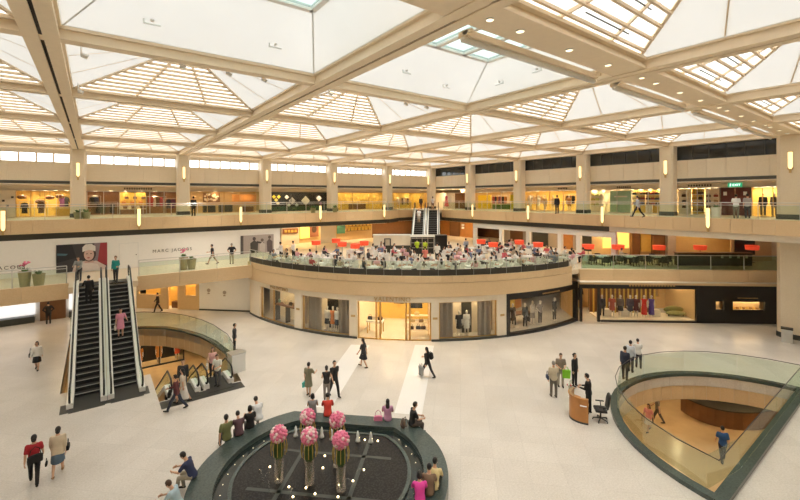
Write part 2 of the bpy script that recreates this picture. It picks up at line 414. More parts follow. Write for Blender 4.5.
for i, (x0, x1) in enumerate(zip(XL, XL[1:])):
    for j, (y0, y1) in enumerate(zip(YL, YL[1:])):
        hatch = (j == 2 and i in (2,3)); k = 1.35 if hatch else .42; kx = 2.2 if hatch else k; cxo = .3 if hatch else 0
        cx, cy = (x0+x1)/2, (y0+y1)/2; ix, iy = .45, .3
        B = [(x0+ix,y0+iy,ZP),(x1-ix,y0+iy,ZP),(x1-ix,y1-iy,ZP),(x0+ix,y1-iy,ZP)]
        T = [(cx+cxo-kx,cy-k,ZT),(cx+cxo+kx,cy-k,ZT),(cx+cxo+kx,cy+k,ZT),(cx+cxo-kx,cy+k,ZT)]
        rt = sroot('ceiling_skylight', (0,0,0)); w = MB(); g = MB(); sl = MB(); rods = MB()
        for e in range(4):
            p0, p1, t0, t1 = [Vector(v) for v in (B[e], B[(e+1) % 4], T[e], T[(e+1) % 4])]
            louv = (e == 2 and not hatch) or e == 0
            (g if louv else w).add([p0,p1,t1,t0], [(0,1,2,3)])
            (w if hatch and e != 0 and e != 1 else sl).bar(p0, t0, .10 if not hatch else .05, .14 if not hatch else .03)
            if louv:
                n = 8 if j == 1 else 12
                for q in range(n): u = q/n; sl.bar(p0.lerp(t0,u)-Vector((0,0,.07)), p1.lerp(t1,u)-Vector((0,0,.07)), .085, .09)
                if j in (1,2):
                    for q in range(1, n, 2): u = (q+.5)/n; a, c = p0.lerp(t0,u), p1.lerp(t1,u); rods.bar(a.lerp(c,.22)-Vector((0,0,.03)), a.lerp(c,.62)-Vector((0,0,.03)), .03, .03)
                for u in (.3,.7): sl.bar(p0.lerp(p1,u)-Vector((0,0,.03)), t0.lerp(t1,u)-Vector((0,0,.03)), .06, .13)
            else:
                for u in (1/3,2/3) if not hatch else (): sl.bar(p0.lerp(p1,u)+Vector((0,0,.03)), t0.lerp(t1,u)+Vector((0,0,.03)), .04, .06)
        # skirt between pyramid foot and beams
        for e in range(4):
            p0, p1 = Vector(B[e]), Vector(B[(e+1) % 4]); w.add([p0,p1,p1-Vector((0,0,.02)),p0-Vector((0,0,.02))], [(0,1,2,3)])
        w.sheet([[(x0,y0),(x1,y0),(x1,y1),(x0,y1)], [(v[0],v[1]) for v in B]], ZP)
        fr_ = MB() if hatch else sl
        if hatch: hg = MB(); hg.add(T, [(0,1,2,3)]); hg.build('hatch_glass', M['hatch_glass'], rt)
        else: g.add(T, [(0,1,2,3)])
        for u in range(4 if hatch else 2):
            f = u/(3 if hatch else 1); a, c = Vector(T[0]).lerp(Vector(T[1]),f), Vector(T[3]).lerp(Vector(T[2]),f); fr_.bar(a, c, .10 if not hatch else .2, .16)
        for u in (0,1): a, c = Vector(T[0]).lerp(Vector(T[3]),u), Vector(T[1]).lerp(Vector(T[2]),u); fr_.bar(a, c, .10 if not hatch else .2, .16)
        if hatch: fr_.build('hatch_frame', M['white'], rt)
        w.build('ceiling_panel', M['white_panel'], rt); g.build('skylight_glass', M['roof_glass'], rt); sl.build('skylight_louvre', M['slat'], rt)
        if rods.V: rods.build('louvre_rod', M['dark_metal'], rt)
# hidden sides of the hall
b = MB(); b.lohi((-17.6,-9.4,0),(-17.2,51,16)); struct(b.build('wall_west', M['pale_stone']))
b = MB(); b.lohi((-17.6,-9.4,0),(48,-9.0,16)); struct(b.build('wall_south', M['pale_stone']))

# ------------------------------------------------------------------ mezzanine slab
arc = [cyl(182.5+(270.4-182.5)*i/36, RF-.25) for i in range(37)]
b = MB()
mez = [(-17.3,34.2),(-1.35,34.2),(-1.35,33.3),(2.4,33.3),(2.4,34.2)] + [(10.6,34.2)] + [p for p in arc if p[1] < 34.0] + [(DIA[0][0]+.1,DIA[0][1]+.12),(DIA[1][0]+.1,DIA[1][1]+.12),(47.5,7.62),(47.5,51.5),(-17.3,51.5)]
b.prism(mez, 3.75, ZM); struct(b.build('floor_mezzanine', M['pale_stone']))
b = MB(); a2 = [cyl(182.5+(270.6-182.5)*i/36, RF) for i in range(37)]
clad(b, a2, 3.05, 3.98, .3, 1e9, 1, 0); clad(b, a2, 4.01, 4.45, .3, .86, 1, .014)
struct(b.build('wall_fascia_terrace', M['stone']))
b = MB(); clad(b, [(-17.3,34.1),(-1.35,34.1)], 3.25, ZM+.15, .25, 2.4); struct(b.build('wall_fascia_bridge', M['stone']))
b = MB(); clad(b, [(2.4,34.1),(10.35,34.1)], 3.25, ZM+.15, .25, 2.4); struct(b.build('wall_fascia_link', M['stone']))
b = MB(); clad(b, DIA, 2.95, ZM+.01, .3, 2.6); struct(b.build('wall_fascia_promenade', M['stone']))
# ceiling below the mezzanine bridge and behind the storefronts
b = MB(); b.prism([(-17.3,34.4),(10.7,34.4),(12,51),(-17.3,51)], 3.5, 3.58); struct(b.build('ceiling_bridge', M['soffit']))
def wxp(px): d = ray(px); return d[0]/d[1]*39.75
# white hoarding along the back of the mezzanine bridge
b = MB(); HY = 39.75; b.lohi((-17.3,HY,ZM),(wxp(280),HY+.2,6.75)); struct(b.build('wall_hoarding', M['white']))
d = sroot('door_1'); b = MB(); x0, x1 = wxp(119.5), wxp(137.5)
b.lohi((x0,HY-.025,ZM+.02),(x1,HY-.002,6.1)); b.build('door_leaf', M['white'], d)
f = MB()
for xx in (x0-.03,x1+.03): f.lohi((xx-.025,HY-.035,ZM),(xx+.025,HY-.001,6.15))
f.lohi((x0-.05,HY-.035,6.1),(x1+.05,HY-.001,6.15)); f.build('door_frame', M['pale_steel'], d)
k = MB(); k.ell((x1-.1,HY-.05,5.15),(.04,.04,.04)); k.build('handle', M['dark_metal'], d)

# ------------------------------------------------------------------ ground floor backs
yb = 43.6
b = MB(); b.lohi((-17.3,yb,0),(3.0,yb+.2,3.5)); struct(b.build('wall_back', M['white']))
# ------------------------------------------------------------------ round storefront
def arcwall(b, t0, t1, r0, r1, z0, z1, m=0, step=2.0):
    n = max(1, round(abs(t1-t0)/step)); rs = []
    for i in range(n+1):
        t = t0+(t1-t0)*i/n
        rs.append([cyl(t,r0,z0), cyl(t,r1,z0), cyl(t,r1,z1), cyl(t,r0,z1)])
    b.rings(rs, m=m); return b
HEAD = 2.62
OPEN = [(188.2,202.1),(204.3,216.7),(218.5,234.4),(236.0,248.9)]
b = MB(); t = 182.0
for a, c in OPEN + [(251.3,251.3)]:
    arcwall(b, t, a, RD-.35, RD, 0, 3.1); t = c
for a, c in OPEN: arcwall(b, a, c, RD-.35, RD, HEAD, 3.1)
struct(b.build('wall_storefront', M['cream']))
b = MB(); arcwall(b, 182, 218.5, RD-.1, RD+.05, 0, .14); arcwall(b, 234.4, 251.3, RD-.1, RD+.05, 0, .14); struct(b.build('baseboard_storefront', M['dark_plinth']))
b = MB(); arcwall(b, 182, 275, 12.5, RD-.3, 3.1, 3.16); struct(b.build('ceiling_storefront', M['soffit']))
b = MB(); arcwall(b, 183, 217.5, RD-1.7, RD-1.6, 0, 3.1); arcwall(b, 235.4, 250.2, RD-1.7, RD-1.6, 0, 3.1); struct(b.build('wall_niche', M['cream']))
b = MB(); arcwall(b, 216, 250.8, 13.2, 13.3, 0, 3.1); struct(b.build('wall_boutique', M['yellow_wall']))
b = MB(); arcwall(b, 250.4, 276, 13.2, 13.3, 0, 3.1); struct(b.build('wall_boutique_dark', M['wood']))
b = MB()
for tt in (217.4, 235.3, 250.6):
    arcwall(b, tt, tt+.25, 13.3, RD-.35, 0, 3.1)
struct(b.build('wall_partition', M['cream']))
def ceiling_light(loc, r=.22, strength='shop_light', label='warm recessed ceiling lamp inside a lit shop', group='shop ceiling lamps', drop=.02):
    o = tag(ROUND_LAMP(strength), label, 'ceiling light', group); o.location = (loc[0],loc[1],loc[2]-drop); o.scale = (r/.22, r/.22, 1); return o
_rl = {}
def ROUND_LAMP(s):
    if s not in _rl:
        b = MB(); b.lathe([(.0,0),(.22,0),(.22,.02),(.0,.02)], n=12); b.rings([[((.22+.04*u)*math.cos(2*pi*j/12),(.22+.04*u)*math.sin(2*pi*j/12),z) for j in range(12)] for u, z in ((0,-.015),(1,-.015),(1,.02),(0,.02))], closed=True, m=1)
        _rl[s] = b.mesh('ceiling_light', [M[s], M['pale_steel']])
    return link('ceiling_light', _rl[s])
for a, c in OPEN: 
    if c-a < 15 or True:
        for u in (.25,.5,.75):
            q = cyl(a+(c-a)*u, RD-.95); ceiling_light((*q,3.1), .16)
for tt in (221,224.5,228,231.5): 
    for rr in (14.8,16.6): ceiling_light((*cyl(tt,rr),3.1), .17)
for tt in (253,257,261,265,269,273):
    for rr in (14.6,16.9): ceiling_light((*cyl(tt,rr),3.1), .12)
# window glass and frames of the round storefront
def shopwindow(k, a, c, fm, splits, sill=.14, gm='clear_glass'):
    w = thing('shop_window', k, 'shop window', (*cyl((a+c)/2,RD-.2),0)); o = Vector(w.location)
    f = MB(); arcwall(f, a, c, RD-.24, RD-.14, sill, sill+.06); arcwall(f, a, c, RD-.24, RD-.14, HEAD-.06, HEAD)
    for s in splits: f.bar(cyl(s,RD-.19,sill), cyl(s,RD-.19,HEAD), .07, .1)
    f.V = [tuple(Vector(v)-o) for v in f.V]; f.build('window_frame', fm, w)
    for s0, s1 in zip(splits, splits[1:]):
        g = MB(); arcwall(g, s0+.25, s1-.25, RD-.20, RD-.185, sill+.06, HEAD-.06); g.V = [tuple(Vector(v)-o) for v in g.V]; g.build('glass_pane', M[gm], w)
    return w
shopwindow('curved cream shop window with a wooden display shelf near the bridge', 188.2, 202.1, M['brass'], (188.3,194,202.0))
shopwindow('curved shop window with three dressed mannequins between taupe curtains', 204.3, 216.7, M['brass'], (204.4,216.6))
shopwindow('curved shop window with a black and a white dressed mannequin', 236, 248.9, M['brass'], (236.1,248.8))
e1 = theta(378); e2 = theta(405)
en = shopwindow('yellow lit boutique entrance with brass framed glass panels', 218.5, 234.4, M['brass'], (218.6,e1-.6,e1+.3,e2+.1,e2+.9,234.3), 0)
for ch in [x for x in en.children if x.name.startswith('glass_pane')]:
    pass
# display curtains
def curtain(a, c, label, r=RD-.75):
    b = MB(); n = 26; rs = []
    for i in range(n+1):
        t = a+(c-a)*i/n; w = .05*math.cos(i*pi*.9); rs.append([cyl(t,r+w,.02), cyl(t,r+w+.03,.02), cyl(t,r+w+.03,2.95), cyl(t,r+w,2.95)])
    b.rings(rs); o = b.build('curtain', M['taupe'], smooth=False); tag(o, label, 'curtain'); return o
curtain(204.6, 208.2, 'taupe display curtain beside the three mannequins, towards the display shelf')
curtain(213.0, 216.3, 'taupe display curtain beside the three mannequins, towards the yellow entrance')
curtain(236.4, 239.5, 'taupe display curtain beside the two mannequins, towards the yellow entrance')
curtain(245.2, 248.5, 'taupe display curtain beside the two mannequins, towards the dark shop')
b = MB(); arcwall(b, 208.2, 213, RD-1.55, RD-1.5, .02, 2.9); tag(b.build('backdrop_screen', M['black']), 'black backdrop panel behind the three mannequins', 'panel')
b = MB(); arcwall(b, 242.3, 244.8, RD-1.55, RD-1.5, .02, 2.9); tag(b.build('backdrop_screen', M['dark_band']), 'charcoal backdrop panel behind the white dressed mannequin', 'panel')
b = MB(); arcwall(b, 199.2, 201.8, RD-1.45, RD-1.4, .02, 2.9); tag(b.build('backdrop_screen', M['taupe']), 'taupe wooden panel at the end of the display shelf window', 'panel')
sh = thing('display_shelf', 'dark framed wooden display shelf with accessories in curved window', 'shelf', (*cyl(196.5,RD-.9),0), R(196.5-90)); 
b = MB(); b.lohi((-1.3,-.25,1.25),(1.3,.25,1.37)); b.build('shelf_board', M['brown_wood'], sh)
for s in (-1.27,0,1.27):
    b = MB(); b.lohi((s-.04,-.2,.0),(s+.04,.2,2.9 if s else 1.25)); b.build('upright', M['dark_metal'], sh)
# writing on the storefront
def lettering(name, s, size, loc, rot, m, parent=None, depth=.02, align='CENTER', space=1.0):
    cu = bpy.data.curves.new(name, 'FONT'); cu.body = s; cu.size = size; cu.extrude = depth; cu.align_x = align; cu.space_character = space
    o = bpy.data.objects.new(name, cu); COL.objects.link(o); bpy.context.view_layer.update()
    me = bpy.data.meshes.new_from_object(o.evaluated_get(bpy.context.evaluated_depsgraph_get())); me.materials.clear(); me.materials.append(m)
    bpy.data.objects.remove(o); q = link(name, me, parent, loc); q.rotation_euler = rot; return q
tv = theta(392)
o = lettering('shop_sign', 'VALENTINO', .42, (*cyl(tv,RD+.07),2.70), (pi/2,0,R(tv+90)), M['brass'], space=1.12); tag(o, 'brass letters VALENTINO above the yellow boutique entrance', 'sign')
tv = 197
o = lettering('shop_sign', 'VALENTINO', .36, (*cyl(tv,RD+.07),2.72), (pi/2,0,R(tv+90)), M['brass'], space=1.12); tag(o, 'brass letters VALENTINO above the display shelf window', 'sign')
for tt, nm in ((203.2,'between the shelf window and the three mannequins'),(217.6,'between the three mannequins and the entrance'),(235.2,'between the entrance and the two mannequins'),(250.1,'beside the dark framed shop')):
    p = thing('wall_plaque', 'small brass plaque on cream pier '+nm, 'plaque', (*cyl(tt,RD+.012),1.55), R(tt+90))
    b = MB(); b.lohi((-.16,-.012,-.07),(.16,.012,.07)); b.build('plate', M['brass'], p)
# dark framed shop at the end of the round front
sf = thing('storefront', 'black framed curved shop front with wide glass and warm interior', 'shop front', (*cyl(262.5,RD),0)); o0 = Vector(sf.location)
def rel(mb): mb.V = [tuple(Vector(v)-o0) for v in mb.V]; return mb
b = MB(); arcwall(b, 251.3, 274.6, RD-.3, RD+.02, 2.55, 3.08); arcwall(b, 251.3, 274.6, RD-.3, RD+.04, 0, .2)
for s in (251.5,274.3): b.bar(cyl(s,RD-.12,0), cyl(s,RD-.12,3.08), .3, .3)
rel(b).build('black_frame', M['black'], sf)
for s0, s1 in ((251.9,258.5),(258.7,266.2),(266.4,273.9)):
    b = MB(); arcwall(b, s0, s1, RD-.14, RD-.125, .2, 2.55); rel(b).build('glass_pane', M['clear_glass'], sf)
for i in range(14): b = MB(); b.bar(cyl(261+i*.42,RD+.03,2.72), cyl(261.25+i*.42,RD+.03,2.72), .01, .10); rel(b).build('gold_letter', M['brass'], sf)

# ------------------------------------------------------------------ straight storefront under the side terrace
E1 = Vector((.768,-.640)); N1 = Vector((.640,.768)); Q0 = Vector((31.0,16.9))
def S(px):
    d = ray(px); # Q0 + s*E1 = t*d
    det = d[0]*(-E1[1]) + d[1]*E1[0]
    t = (Q0[0]*(-E1[1]) + Q0[1]*E1[0])/det
    return (t*Vector(d)-Q0).dot(E1)
def G(s, v, z): p = Q0+E1*s+N1*v; return (p[0],p[1],z)
RZG = math.atan2(E1[1],E1[0])
def gbox(b, s0, s1, v0, v1, z0, z1, m=0):
    return b.hexa([G(s0,v0,z0),G(s1,v0,z0),G(s1,v1,z0),G(s0,v1,z0),G(s0,v0,z1),G(s1,v0,z1),G(s1,v1,z1),G(s0,v1,z1)], m)
sD0, sD1, sA, sB, sEnd = S(581), S(598), S(600), S(697.5), S(775)
b = MB(); gbox(b, sD0, sEnd+2.5, 4.2, 4.3, 0, 3.2); gbox(b, sB-.05, sB+.05, .3, 4.2, 0, 3.2); gbox(b, sD0-.3, sD0-.2, .3, 4.2, 0, 3.2); struct(b.build('wall_shop_back', M['warm_wall']))
b = MB(); gbox(b, sD0-.4, sEnd+2.5, -.9, 4.3, 3.2, 3.26); struct(b.build('ceiling_shop', M['soffit']))
b = MB(); gbox(b, sEnd+.03, sEnd+3.5, -.15, .1, 0, 3.2); struct(b.build('wall_side', M['stone']))
b = MB(); gbox(b, sEnd+.03, sEnd+3.4, -.22, -.15, 0, .25); struct(b.build('baseboard_side', M['dark_plinth']))
fr = thing('storefront', 'black framed straight shop front with gold slatted display', 'shop front', G(0,0,0)); o0 = Vector(fr.location)
b = MB(); gbox(b, sD0-.15, sB, -.12, .12, 2.6, 3.15)
for s in (sD0-.05, sD1, sB-.05): gbox(b, s-.09, s+.09, -.1, .1, 0, 2.62)
gbox(b, sA, sB, -.1, .1, 0, .12); rel(b).build('black_frame', M['black'], fr)
for s0, s1 in ((sA+.1,(sA+sB)/2-.03),((sA+sB)/2+.03,sB-.15)):
    b = MB(); gbox(b, s0, s1, -.01, .01, .12, 2.6); rel(b).build('glass_pane', M['clear_glass'], fr)
for i in range(16): b = MB(); gbox(b, 3.0+i*.22, 3.13+i*.22, -.14, -.12, 2.8, 2.95); rel(b).build('gold_letter', M['brass'], fr)
b = MB(); gbox(b, sA+.1, S(672), 2.3, 2.4, .0, 3.1); tag(b.build('display_backdrop', M['brown_wood']), 'dark backdrop behind the gold slats of the straight shop front', 'backdrop')
for i in range(15):
    s = sA+.35+i*(S(672)-sA-.5)/14
    b = MB(); gbox(b, s-.05, s+.05, 2.1, 2.2, 0, 3.1); tag(b.build('gold_bar', M['gold']), 'upright gold slat behind the mannequins in the straight shop front', 'slat', 'gold slats of the shop display')
for i in range(7): ceiling_light(G(sA+.5+i*1.15, 1.0, 3.2), .13)
ceiling_light(G((sD0+sD1)/2, 2.0, 3.2), .25); ceiling_light(G(sB-.9, 2.2, 3.2), .2)
sB0 = sB; sB = sB+.02
bw = thing('shop_facade', 'black lacquered facade with two small lit niches', 'facade', G(sB,0,0)); o0 = Vector(bw.location)
n1, n2 = (S(714.5),S(722.5)), (S(731.5),S(763.5)); za, zb_ = 1.05, 1.68
b = MB()
cuts = [sB, n1[0], n1[1], n2[0], n2[1], sEnd]
for i, (p, q) in enumerate(zip(cuts, cuts[1:])):
    if i in (1,3): gbox(b, p, q, -.12, .05, 0, za); gbox(b, p, q, -.12, .05, zb_, 3.15)
    else: gbox(b, p, q, -.12, .05, 0, 3.15)
rel(b).build('black_panel', M['black'], bw)
for p, q in (n1, n2):
    b = MB(); gbox(b, p, q, .35, .4, za-.05, zb_+.05); gbox(b, p, q, .05, .4, za-.06, za); rel(b).build('niche_back', M['warm_wall'], bw)
    b = MB(); gbox(b, p+.1, q-.1, .1, .16, zb_-.02, zb_+.02); rel(b).build('niche_lamp', M['niche_light'], bw)
for i in range(15): b = MB(); gbox(b, n2[0]+.35+i*.1, n2[0]+.42+i*.1, -.14, -.12, 1.93, 1.99); rel(b).build('gold_letter', M['brass'], bw)
# ------------------------------------------------------------------ side wall and lit shop under the bridge
D0, D1, D2 = (3.0,43.2), (7.3,39.1), (10.75,35.75)
b = MB(); slabwall(b, [D1,D2], 0, 3.55, .2); struct(b.build('wall_link', M['white']))
b = MB(); slabwall(b, [(D1[0]-.03,D1[1]-.03),(D2[0]-.03,D2[1]-.03)], 0, .12, .05); struct(b.build('baseboard_link', M['dark_plinth']))
e = Vector((D1[0]-D0[0],D1[1]-D0[1])); Ly = e.length; e.normalize(); nn = Vector((-e[1],e[0]))
def Y(s, v, z): return (D0[0]+e[0]*s+nn[0]*v, D0[1]+e[1]*s+nn[1]*v, z)
def ybox(b, s0, s1, v0, v1, z0, z1, m=0): return b.hexa([Y(s0,v0,z0),Y(s1,v0,z0),Y(s1,v1,z0),Y(s0,v1,z0),Y(s0,v0,z1),Y(s1,v0,z1),Y(s1,v1,z1),Y(s0,v1,z1)], m)
yf = thing('storefront', 'warm wood panelled shop front glowing under the bridge', 'shop front', Y(0,0,0)); o0 = Vector(yf.location)
b = MB(); c = [0,.25,2.1,2.45,3.1,4.3,Ly-.9,Ly-.2,Ly]; c = [0,.2,2.3,3.0,3.9,4.6,5.6,Ly]
for i, (p, q) in enumerate(zip(c, c[1:])):
    if i in (1,5): ybox(b, p, q, 0, .15, 0, 1.25); ybox(b, p, q, 0, .15, 2.25, 3.48)
    elif i == 3: ybox(b, p, q, 0, .15, 2.3, 3.48)
    else: ybox(b, p, q, 0, .15, 0, 3.48)
rel(b).build('wood_panel', M['warm_wall'], yf)
b = MB(); ybox(b, 0, Ly, 1.1, 1.2, 0, 3.48); rel(b).build('lit_back', M['yellow_wall'], yf)
b = MB(); ybox(b, 3.05, 3.85, .4, .9, 0, .55); ybox(b, 3.1, 3.8, .35, .4, .1, .5); rel(b).build('display_bench', M['brown_wood'], yf)
for i in range(5): ceiling_light(Y(.8+i*1.1,.6,3.5), .2)
for q in ((-14,40.5),(-10,40.5),(-6,40.5),(-2,40.5),(1.5,40.2),(4.6,38.6),(7.2,36.2),(4.5,35.8),(-12,37.3),(-6,37.3),(-2,37.3)):
    ceiling_light((*q,3.5), .17, label='warm downlight under the mezzanine bridge', group='bridge downlights')
for xx, zz in ((7.95,1.75),(9.0,1.6)):
    p = Vector((xx, D1[1]-(xx-D1[0])*.971)); o = thing('wall_emblem', 'small brown emblem on the white wall under the bridge, '+('beside the lit shop' if xx < 8.5 else 'beside the round storefront'), 'emblem', (p[0]-.02,p[1]-.02,zz), R(-44))
    b = MB(); b.lathe([(0,0),(.16,0),(.16,.02),(0,.02)], n=14); b.V = [(x,-z,y) for x,y,z in b.V]; b.build('disc', M['taupe'], o)
    b = MB(); b.lohi((-.10,-.03,-.32),(.10,-.01,-.2)); b.build('caption_bar', M['taupe'], o)
# white display wall at the far end
ww = thing('display_wall', 'white glazed display wall with dark plinth under the bridge', 'display wall', (-12,43.4,0))
b = MB(); b.lohi((-5.2,-.05,.6),(8.2,.1,3.4)); b.lohi((10.3,-.05,.6),(13.6,.1,3.4)); b.build('white_glazing', mat('lit_white_glazing', (.85,.85,.86), .3, emis=(.95,.97,1), es=.45), ww)
b = MB(); b.lohi((-5.2,-.35,0),(8.2,.1,.5)); b.lohi((10.3,-.35,0),(13.6,.1,.5)); b.build('plinth', M['dark_plinth'], ww)
for i in range(6): b = MB(); b.lohi((-5+i*2.2,-.08,.75),(-4.95+i*2.2,-.05,3.4)); b.build('mullion', M['pale_steel'], ww)
b = MB(); b.lohi((-3.5,43.25,0),(-1.9,43.35,2.3)); dd = sroot('door_2'); b.build('door_leaf', M['brown_wood'], dd)

# ------------------------------------------------------------------ railings
def railing(label, pts, z, h, panel=1.9, kick=0, gm='rail_glass', rail2=True, posts=True, group=None, hm='steel', th=.03, name='glass_railing'):
    o = thing(name, label, 'railing', (*pts[0],z), 0, group); ox, oy = pts[0]
    L = [0]
    for p, q in zip(pts, pts[1:]): L.append(L[-1]+math.hypot(q[0]-p[0],q[1]-p[1]))
    def P(s):
        s = min(max(s,0),L[-1]); i = max(j for j in range(len(L)) if L[j] <= s+1e-9); i = min(i, len(pts)-2)
        f = (s-L[i])/(L[i+1]-L[i]); return (pts[i][0]+(pts[i+1][0]-pts[i][0])*f-ox, pts[i][1]+(pts[i+1][1]-pts[i][1])*f-oy)
    n = max(1, round(L[-1]/panel))
    sub = [P(s) for s in sorted(set([L[-1]*i/n for i in range(n+1)] + L))]
    b = MB(); b.tube([(*p,h) for p in sub], th, 6); b.build('handrail', M[hm], o)
    if rail2:
        b = MB(); b.tube([(*p,h-.17) for p in sub], th*.7, 6); b.build('lower_rail', M[hm], o)
    for i in range(n):
        p, q = P(L[-1]*(i+.004)/n), P(L[-1]*(i+.996)/n)
        b = MB(); b.bar((*p,(kick+h-(.17 if rail2 else .03))/2+.02), (*q,(kick+h-(.17 if rail2 else .03))/2+.02), .016, h-kick-(.2 if rail2 else .06)); b.build('glass_panel', M[gm], o)
        if kick: b = MB(); b.bar((*p,kick/2), (*q,kick/2), .05, kick-.02); b.build('kick_panel', M['dark_band'], o)
    if posts:
        for i in range(n+1):
            p = P(L[-1]*i/n); b = MB(); b.lohi((p[0]-.022,p[1]-.022,0),(p[0]+.022,p[1]+.022,h)); b.build('post', M[hm], o)
    return o
def sh_(pts, d): return [(x+d, y+d) for x, y in pts]
railing('glass railing along the far upper gallery', [(-17.2,YE+.2),(27.7,YE+.2)], ZU, 1.15, 2.0)
railing('short glass railing angled between far upper gallery and escalators', [(27.9,YE+.3),(31.0,42.1),(33.4,42.4)], ZU, 1.15)
railing('short glass railing angled between escalators and side upper gallery', [(36.4,39.4),(XE+.2,34.2)], ZU, 1.15)
railing('glass railing along the side upper gallery', [(XE+.2,34.0),(XE+.2,-4.5)], ZU, 1.15, 2.0)
railing('glass railing curving around the crowded dining terrace', [cyl(183.0+(269.8-183.0)*i/44, RF-.15) for i in range(45)], 4.45, 1.0, 1.25, kick=.42, rail2=False, posts=True, th=.02)
railing('green tinted glass railing of the straight side promenade', [(DIA[0][0]+.25,DIA[0][1]-.02),(DIA[1][0]-.15,DIA[1][1]+.28)], ZM+.03, 1.1, 2.6, rail2=False, gm='promenade_glass')
railing('glass railing of the mezzanine bridge beside the hall end', [(-17,34.22),(-1.45,34.22)], ZM+.15, 1.12, 2.6, rail2=True)
railing('glass railing of the mezzanine bridge near the round terrace', [(2.5,34.22),(10.25,34.22)], ZM+.15, 1.12, 2.6, rail2=True)
# the D-shaped well: kerb and glass
b = MB(); o_, i_ = dwell(DR+.32, DY-.38), dwell(DR-.02, DY+.02)
n = len(o_)
for i in range(n):
    p, q, r_, s_ = o_[i], o_[(i+1) % n], i_[(i+1) % n], i_[i]
    b.hexa([(*p,.0),(*q,.0),(*r_,.0),(*s_,.0),(*p,.16),(*q,.16),(*r_,.16),(*s_,.16)])
struct(b.build('kerb_well', M['green_stone']))
lp = dwell(DR+.1, DY-.15, 14)
railing('frameless glass railing around the D-shaped floor opening', lp+[lp[0]], .16, 1.17, 2.6, rail2=False, posts=False, hm='dark_metal', th=.018)
for k, ip in enumerate((0, 14)):
    p = lp[ip]; 
# opening beside the escalators
pl = [(6.36,24.35),(6.5,25.2),(6.65,27.0),(6.4,29.6),(6.0,31.4),(5.3,33.25),(4.3,34.95),(2.95,36.15),(1.0,37.05),(-1.4,37.35)]
b = MB()
for p, q in zip(pl, pl[1:]): b.bar((*p,.06), (*q,.06), .35, .12)
struct(b.build('kerb_opening', M['green_stone']))
railing('glass railing curving around the floor opening beside the escalators', pl, .12, 1.1, 2.0, rail2=False, posts=False, hm='dark_metal', th=.02)

# ------------------------------------------------------------------ escalators
def escalator(label, x, y, rz, run, rise, width, group, nsteps=20, lead=1.3):
    """lower or upper end at the origin, heading +y; rise may be negative"""
    o = thing('escalator', label, 'escalator', (*x,y), rz, group); w = width/2; sg = 1 if rise > 0 else -1
    prof = [(-lead,0),(0,0),(run,rise),(run+lead,rise)]
    def z(t): return 0 if t < 0 else rise if t > run else rise*t/run
    for i in range(nsteps):
        y0, y1 = run*i/nsteps, run*(i+1)/nsteps
        b = MB(); zz = rise*(i+.5)/nsteps + .02
        b.lohi((-w+.28,y0-.02,zz-.3),(w-.28,y1+.02,zz)); ye = y0 if sg > 0 else y1; b.lohi((-w+.28,ye-.035,zz-.01),(w-.28,ye+.035,zz+.004), 1); b.build('step', [M['rubber'],M['step_line']], o)
    b = MB()
    b.lohi((-w+.1,-lead-.5,-.06),(w-.1,.0,.006)); b.build('landing_plate', M['dark_metal'], o)
    b = MB(); b.lohi((-w+.1,run,rise-.06),(w-.1,run+lead,rise+.006)); b.build('landing_plate', M['dark_metal'], o)
    for s in (-1,1):
        xa = s*(w-.13)
        b = MB()
        for (ya, za), (yb2, zb2) in zip(prof, prof[1:]):
            b.hexa([(xa-.13,ya,za-.05),(xa+.13,ya,za-.05),(xa+.13,yb2,zb2-.05),(xa-.13,yb2,zb2-.05),(xa-.13,ya,za+.22),(xa+.13,ya,za+.22),(xa+.13,yb2,zb2+.22),(xa-.13,yb2,zb2+.22)])
        b.build('deck', M['white'], o)
        gp = [(-lead+.1,.9),(-.1,.9),(run-.1,rise+.9),(run+lead-.1,rise+.9)]; gb = [(-lead+.1,.22),(0,.22),(run,rise+.22),(run+lead-.1,rise+.22)]
        b = MB()
        for i in range(3): b.hexa([(xa-.01,gb[i][0],gb[i][1]),(xa+.01,gb[i][0],gb[i][1]),(xa+.01,gb[i+1][0],gb[i+1][1]),(xa-.01,gb[i+1][0],gb[i+1][1]),(xa-.01,gp[i][0],gp[i][1]),(xa+.01,gp[i][0],gp[i][1]),(xa+.01,gp[i+1][0],gp[i+1][1]),(xa-.01,gp[i+1][0],gp[i+1][1])])
        b.build('glass_balustrade', M['rail_glass'], o)
        path = [(xa,gp[0][0]+.1,.26)] + [(xa,gp[0][0]-.30*math.sin(R(a)),.6-.33*math.cos(R(a))) for a in range(20,170,25)] + [(xa,gp[0][0],.94)] + [(xa,p,q+.04) for p, q in gp[1:3]] + [(xa,gp[3][0],rise+.94)] + [(xa,gp[3][0]+.30*math.sin(R(a)),rise+.6+.33*math.cos(R(a))) for a in range(20,170,25)] + [(xa,gp[3][0]-.1,rise+.26)]
        b = MB(); b.tube(path, .042, 6); b.build('handrail', M['rubber'], o)
        c = MB(); xo = s*w
        for (ya, za), (yb2, zb2) in zip(prof[1:2]+prof[2:3], prof[2:3]):
            c.hexa([(xo-s*.03,ya,za-.75),(xo,ya,za-.75),(xo,yb2,zb2-.75),(xo-s*.03,yb2,zb2-.75),(xo-s*.03,ya,za-.06),(xo,ya,za-.06),(xo,yb2,zb2-.06),(xo-s*.03,yb2,zb2-.06)])
        c.build('side_cladding', M['stone' if s < 0 else 'stone'], o)
    c = MB(); c.hexa([(-w+.1,.3,-.75),(w-.1,.3,-.75),(w-.1,run,rise-.75),(-w+.1,run,rise-.75),(-w+.1,.3,-.7),(w-.1,.3,-.7),(w-.1,run,rise-.7),(-w+.1,run,rise-.7)]); c.build('underside', M['pale_steel'], o)
    return o
